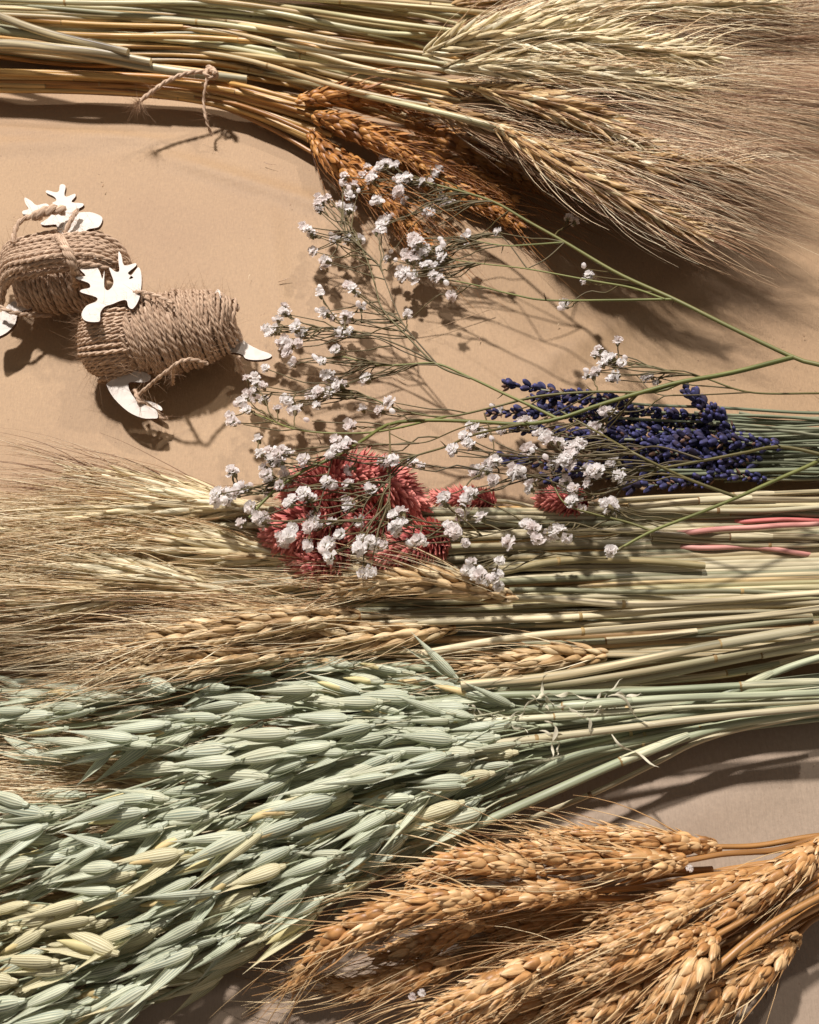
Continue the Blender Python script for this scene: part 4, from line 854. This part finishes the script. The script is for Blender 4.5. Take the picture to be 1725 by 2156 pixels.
br = {
 'A': [
 ([(1860,800,7.0),(1725,768,6.6),(1670,752,6.3),(1540,690,6.0),(1420,630,5.7),(1300,575,5.5),(1190,510,5.3),(1110,465,5.1),(1040,425,5.0),(960,400,4.8),(900,385,4.6)], .0011),
 ([(1670,752,6.3),(1540,785,5.9),(1440,803,5.6),(1380,818,5.4),(1270,850,5.2),(1175,882,5.0),(1100,893,4.9),(1010,888,4.8),(900,885,4.7),(820,893,4.5),(760,930,4.3),(700,965,4.2),(640,990,4.2),(570,1040,4.2),(525,1090,4.1)], .0012),
 ([(1175,882,5.0),(1130,860,4.9),(1060,828,4.8),(990,795,4.7),(920,766,4.6),(850,768,4.4),(790,768,4.3),(720,750,4.2)], .0008),
 ([(990,797,4.7),(920,768,4.6),(850,700,4.6),(805,650,4.5),(790,600,4.4),(770,540,4.3),(740,480,4.3)], .00055),
 ([(920,766,4.6),(855,690,4.3),(830,640,4.2),(800,560,4.2)], .00045),
 ([(920,766,4.6),(860,735,4.5),(780,705,4.4),(700,690,4.3),(620,700,4.2)], .0005),
 ([(920,766,4.6),(850,740,4.1),(800,715,4.1),(760,712,4)], .0004),
 ([(1420,630,5.7),(1280,632,5.4),(1150,632,5.1),(1080,620,4.9),(1000,600,4.8),(950,590,4.7)], .00065),
 ([(1400,630,5.6),(1330,606,5.4),(1240,590,5.2),(1110,566,5.0),(1020,556,4.8),(960,548,4.7)], .00055),
 ([(1190,510,5.3),(1120,515,5.1),(1060,517,5.0),(990,505,4.9)], .00055),
 ([(1190,510,5.3),(1150,545,5.1),(1110,566,5.0)], .0005),
 ([(1040,425,5.0),(980,424,4.9),(930,422,4.8)], .0005),
 ([(1110,565,5.0),(1060,500,5.0),(1030,490,4.9)], .0004),
 ([(1440,803,5.6),(1380,825,5.3),(1250,825,5.1),(1130,835,4.9),(1040,857,4.7),(940,877,4.5),(850,865,4.4),(760,830,4.3),(700,820,4.2)], .0007),
 ([(940,877,4.5),(800,908,4.3),(700,912,4.2),(620,903,4.2),(560,880,4.1),(520,865,4.1)], .0006),
 ([(1100,893,4.9),(1000,915,4.7),(940,940,4.6),(880,958,4.5),(820,978,4.5)], .0007),
 ([(820,893,4.5),(822,960,4.4),(821,1030,4.4),(818,1100,4.2)], .00045),
 ([(1010,888,4.8),(960,905,4.7),(900,930,4.6),(860,930,4.5),(820,912,4.5)], .0004),
 ([(800,560,4.2),(760,520,4.3),(720,480,4.3)], .0004),
 ([(1020,870,4.7),(1040,945,4.4),(1010,1000,4.3)], .0004),
 ([(880,958,4.5),(820,1010,4.4),(770,1060,4.3),(760,1120,4.2)], .0004),
 ([(700,965,4.2),(680,1040,4.2),(665,1090,4.1)], .0004)],
 'B': [([(1860,828,4.6),(1725,828,4.5),(1580,826,4.4),(1480,795,4.3),(1400,780,4.2),(1340,765,4.2)], .0006),
       ([(1580,826,4.4),(1450,832,4.3),(1380,828,4.2),(1340,790,4.2)], .0004)],
 'C': [([(1860,900,4.6),(1723,971,4.5),(1640,1008,4.5),(1553,1047,4.5),(1460,1085,4.4),(1374,1118,4.3),(1300,1158,4.2)], .0011),
       ([(1553,1047,4.5),(1440,1005,4.6),(1333,953,4.8),(1250,905,4.9),(1181,866,5)], .0008),
       ([(1374,1118,4.3),(1319,1099,4.2),(1250,1082,4.2),(1190,1060,4.2),(1160,1010,4.2)], .0006),
       ([(1374,1118,4.3),(1280,1120,4.2),(1200,1100,4.1),(1100,1110,4.0),(1000,1130,3.9),(960,1110,3.9)], .0004),
       ([(1280,1176,4.1),(1200,1170,4.0),(1100,1160,3.9),(1040,1195,3.8)], .0004)],
 'D': [([(1860,1000,4.9),(1760,965,4.9),(1645,941,4.9),(1567,953,4.8),(1484,969,4.7),(1392,985,4.6),(1324,990,4.5),(1240,985,4.4)], .0009),
       ([(1484,969,4.7),(1380,940,4.5),(1300,960,4.4),(1200,960,4.4),(1120,960,4.3),(1050,960,4.2),(1000,940,4.2)], .0005),
       ([(1392,985,4.6),(1300,1030,4.3),(1230,1040,4.3),(1150,1010,4.3),(1080,1000,4.3),(1010,990,4.3)], .0005)]}
labs = {'A': "largest baby's breath spray, forking at the right and spreading over paper and pink heads",
        'B': "smallest baby's breath spray, one short cluster above the lavender",
        'C': "baby's breath spray whose green stem crosses the straws diagonally below the lavender",
        'D': "baby's breath spray with a nearly level arched stem across the lavender buds"}
pos = """815,343 800,352 828,352 735,399 722,392 748,396 738,412 679,426 668,432 690,420 843,383 858,374 765,372 778,380 923,359 915,372 891,383 905,386 791,419 735,443 720,440 831,415 840,402 811,470 820,460 806,485 855,426 927,426 940,430 911,450 871,502 880,512 887,538 900,530 863,538 872,548 911,554 895,560 855,574 868,582 938,518 925,528 990,494 982,502 1050,490 927,590 915,580 945,600 950,622 855,666 815,546 711,506 751,510 735,500 647,482 655,492 687,550 660,530 675,622 743,610 755,646 607,662 597,656 587,674 568,702 580,690 623,690 632,680 640,700 687,662 700,668 727,666 735,680 719,702 735,700 611,726 600,722 628,722 707,738 623,758 679,762 771,801 559,776 536,795 540,808 520,838 508,848 548,838 530,828 520,866 489,890 604,842 615,850 632,858 622,866 584,862 700,806 690,798 715,812 676,826 665,834 690,832 668,854 652,886 772,798 820,846 832,870 764,862 740,898 544,926 548,954 584,958 596,950 612,954 580,978 570,968 590,972 708,950 720,944 736,930 488,994 461,1034 455,1042 505,1030 498,1040 515,1024 481,1050 509,1102 552,1098 545,1090 529,1070 568,1014 608,1010 590,1022 616,1054 608,1062 652,1050 688,1014 740,990 820,974 812,980 828,968 736,1022 868,974 736,1070 660,1102 650,1110 670,1106 662,1092 608,1126 600,1134 756,1098 716,1126 788,1142 778,1138 795,1150 760,1134 756,1154 648,1150 684,1150 696,1174 828,1086 828,1110 836,1104 880,1138 872,1146 780,1202 931,1054 938,1046 995,1042 955,1114 962,1122 979,1142 983,1086 1015,1090 991,1186 984,1200 1011,1214 1047,1210 1051,1182 1040,1220
1301,719 1260,737 1252,748 1278,760 1268,768 1290,756 1310,765 1255,783 1237,792 1296,792 1370,792 1058,866 1108,889 1003,902 1058,907 984,934 1039,930 954,948 1044,971 1036,978 1003,999 1010,988 1039,1012 1080,999 1092,990 1103,994 1273,870 1260,902 1268,912 1149,921 1158,930 1140,914 1117,944 1125,952 1177,930 1185,940 1209,939 1220,930 1227,939 1154,966 1164,972 1191,971 1200,962 1287,980 1296,972 1241,999 1250,992 1301,999 1308,1006 1191,1012 1237,1021 1117,1031 1209,1031 1204,1058 1215,1050 1227,1072 1273,1058 1291,1072 1280,1066 993,1040 1122,1113 1131,1136 1177,1118 1195,1131 1168,1122 1071,1141 1287,1161 1196,460 1240,580 1236,592 1185,650 700,960 640,1040 700,1100 780,1030 810,1150 730,1055 600,1000 560,1000 640,970"""
pos = [tuple(map(float, s.split(','))) for s in pos.split()]
def gz(x, y, z): return z*max(.43+.45*min(1, max(0, (x-950)/450)), .43+.57*min(1, max(0, (y-860)/90)))
br = {k: [([(x, y, gz(x, y, z)) for x, y, z in pts], r_) for pts, r_ in lst] for k, lst in br.items()}
net = []; roots = {}; stems = {}; gypm = {}
for k, lst in br.items():
    org = P(*lst[0][0][1]) if k != 'B' else P(1580, 826, gz(1580, 826, 4.4))
    t = thing('gypsophila_spray', labs[k], 'dried flower', org, None); roots[k] = (t, org); stems[k] = MB()
    for bi, (pts, r) in enumerate(lst):
        p = spline(PP(pts), 40)
        mb = MB(); mb.tube(p, np.linspace(r, r*.55, 40)*.85, 7); mb.obj('main_stem' if bi == 0 else 'branch', M_gyp if r > .0005 else M_twig, t, org)
        for q in p[6:]: net.append((q, k))
        if r > .0005:
            for j in (2, 4, 6):
                if j < len(pts)-1:
                    q = P(*pts[j]); T_ = unit(P(*pts[j])-P(*pts[j+1])) ; stems[k].hairs(q[None]+0*T_, (rng.normal(0, .6, (1, 3))-T_*.8), [.004], np.zeros((1, 3)), .0004, 3, 3)
NP = np.array([n[0] for n in net]); NK = [n[1] for n in net]; NP0 = NP.copy()
CAMR = P(1400, 900, 4.5)
fl = []
for (x, y) in pos:
    small = R.random() < .12
    z = gz(x, y, 4.4)+R.uniform(-.6, .6); fl.append((P(x, y, z), small))
    for _q in range(R.choice([2, 3, 4]) if y < 600 and x < 960 else R.choice([0, 1, 2, 3])): fl.append((P(x+R.gauss(0, 8), y+R.gauss(0, 7), z-R.uniform(.1, .6)), R.random() < .25))
def dnet(f):
    d = np.linalg.norm(NP-f, axis=1)+np.maximum(0, f[0]-NP[:, 0])*1.6; return d
fl.sort(key=lambda a: dnet(a[0]).min())
for f, small in fl:
    d = np.linalg.norm(NP-f, axis=1)+np.maximum(0, f[0]-NP[:, 0])*1.6; d[d < .006] += .05
    far = R.random() < .55
    if far:       # long straight twig from a farther fork
        q = f-NP0; dd = np.linalg.norm(q, axis=1); sc_ = np.abs(dd-R.choice([.018, .024, .032]))+np.maximum(0, q[:, 0])*1.2+np.abs(q[:, 1])*.35
        j = int(sc_.argmin())
        if dd[j] < .045: d = np.full(len(NP), 1.); d[j] = 0
    i = int(d.argmin()); a = NP[i]; k = NK[i]; L_ = np.linalg.norm(f-a)
    m = (a+f)/2+rng.normal(0, .035 if far else .07, 3)*L_+np.array([0, 0, -.04*L_]); base = f-unit(f-a)*.001
    mm = a*.72+f*.28+rng.normal(0, .02 if far else .04, 3)*L_
    p = spline(np.array([a, mm, m, base]), 9); stems[k].tube(p, np.linspace(.00036, .00022, 9), 5, cap=False)
    add = p[3:7]; NP = np.vstack([NP, add]); NK += [k]*len(add)
    dirn = unit(unit(f-a)+np.array([-.15, .45, 1.0])+rng.normal(0, .3, 3)); t, org = roots[k]; sd = unit(np.cross([.3, 1, .1], dirn)); Yv = np.cross(dirn, sd)
    sc = R.uniform(.68, 1.0)
    if small:
        inst('flower_bud', U_bud[0][0], basis(f, dirn, sd, sc, org), t)
    else:
        o = inst('flower', R.choice(U_fl)[0], basis(f, Yv, dirn, sc, org), t); inst('calyx', U_cal[0][0], Matrix.Identity(4), o)
for k in br:
    t, org = roots[k]; tag(stems[k].obj('twigs', M_twig, t, org), kind='stuff')
# fallen florets and a loose awn
for x, y, z, lab in [(868,2098,3.0,'fallen white floret caught on the wheat near the bottom edge'), (888,2090,3.1,'second fallen white floret just right of the other on the lower wheat'), (1452,1828,3.1,'single fallen white floret on the neat braided wheat ear')]:
    o = bpy.data.objects.new('fallen_flower', U_fl[0][0]); c = P(x, y, z); o.matrix_basis = basis(c, (1, .2, 0), (0, 0, 1), .45); col.objects.link(o); tag(o, lab, 'flower', 'fallen white florets')
mb = MB(); n = 150; B_ = np.array([P(R.uniform(-20, 1740), R.uniform(230, 2150), .12) for _ in range(n)]); a_ = rng.uniform(0, 6.28, n)
mb.hairs(B_, np.stack([np.cos(a_), np.sin(a_), np.zeros(n)+.02], 1), rng.choice([.0008, .0015, .003, .006], n, p=[.45, .3, .18, .07]), rng.normal(0, .2, (n, 3))*[1, 1, .1], rng.choice([.00012, .0002, .0003], n), 4, 4)
tag(mb.obj('chaff', M_rye_awn, None, B_[0]), 'tiny flecks of chaff and broken awns scattered on the kraft paper', 'chaff', kind='stuff')
mb = MB(); mb.hairs(P(1040, 650, .3)[None], (P(890, 700, .3)-P(1040, 650, .3))[None], [np.linalg.norm(P(890, 700, .3)-P(1040, 650, .3))], np.zeros((1, 3)), .00022, 8, 4)
tag(mb.obj('loose_awn', M_rye_awn, None, P(1040, 650, .3)), 'single loose awn lying on the paper between the white flower clusters', 'awn')
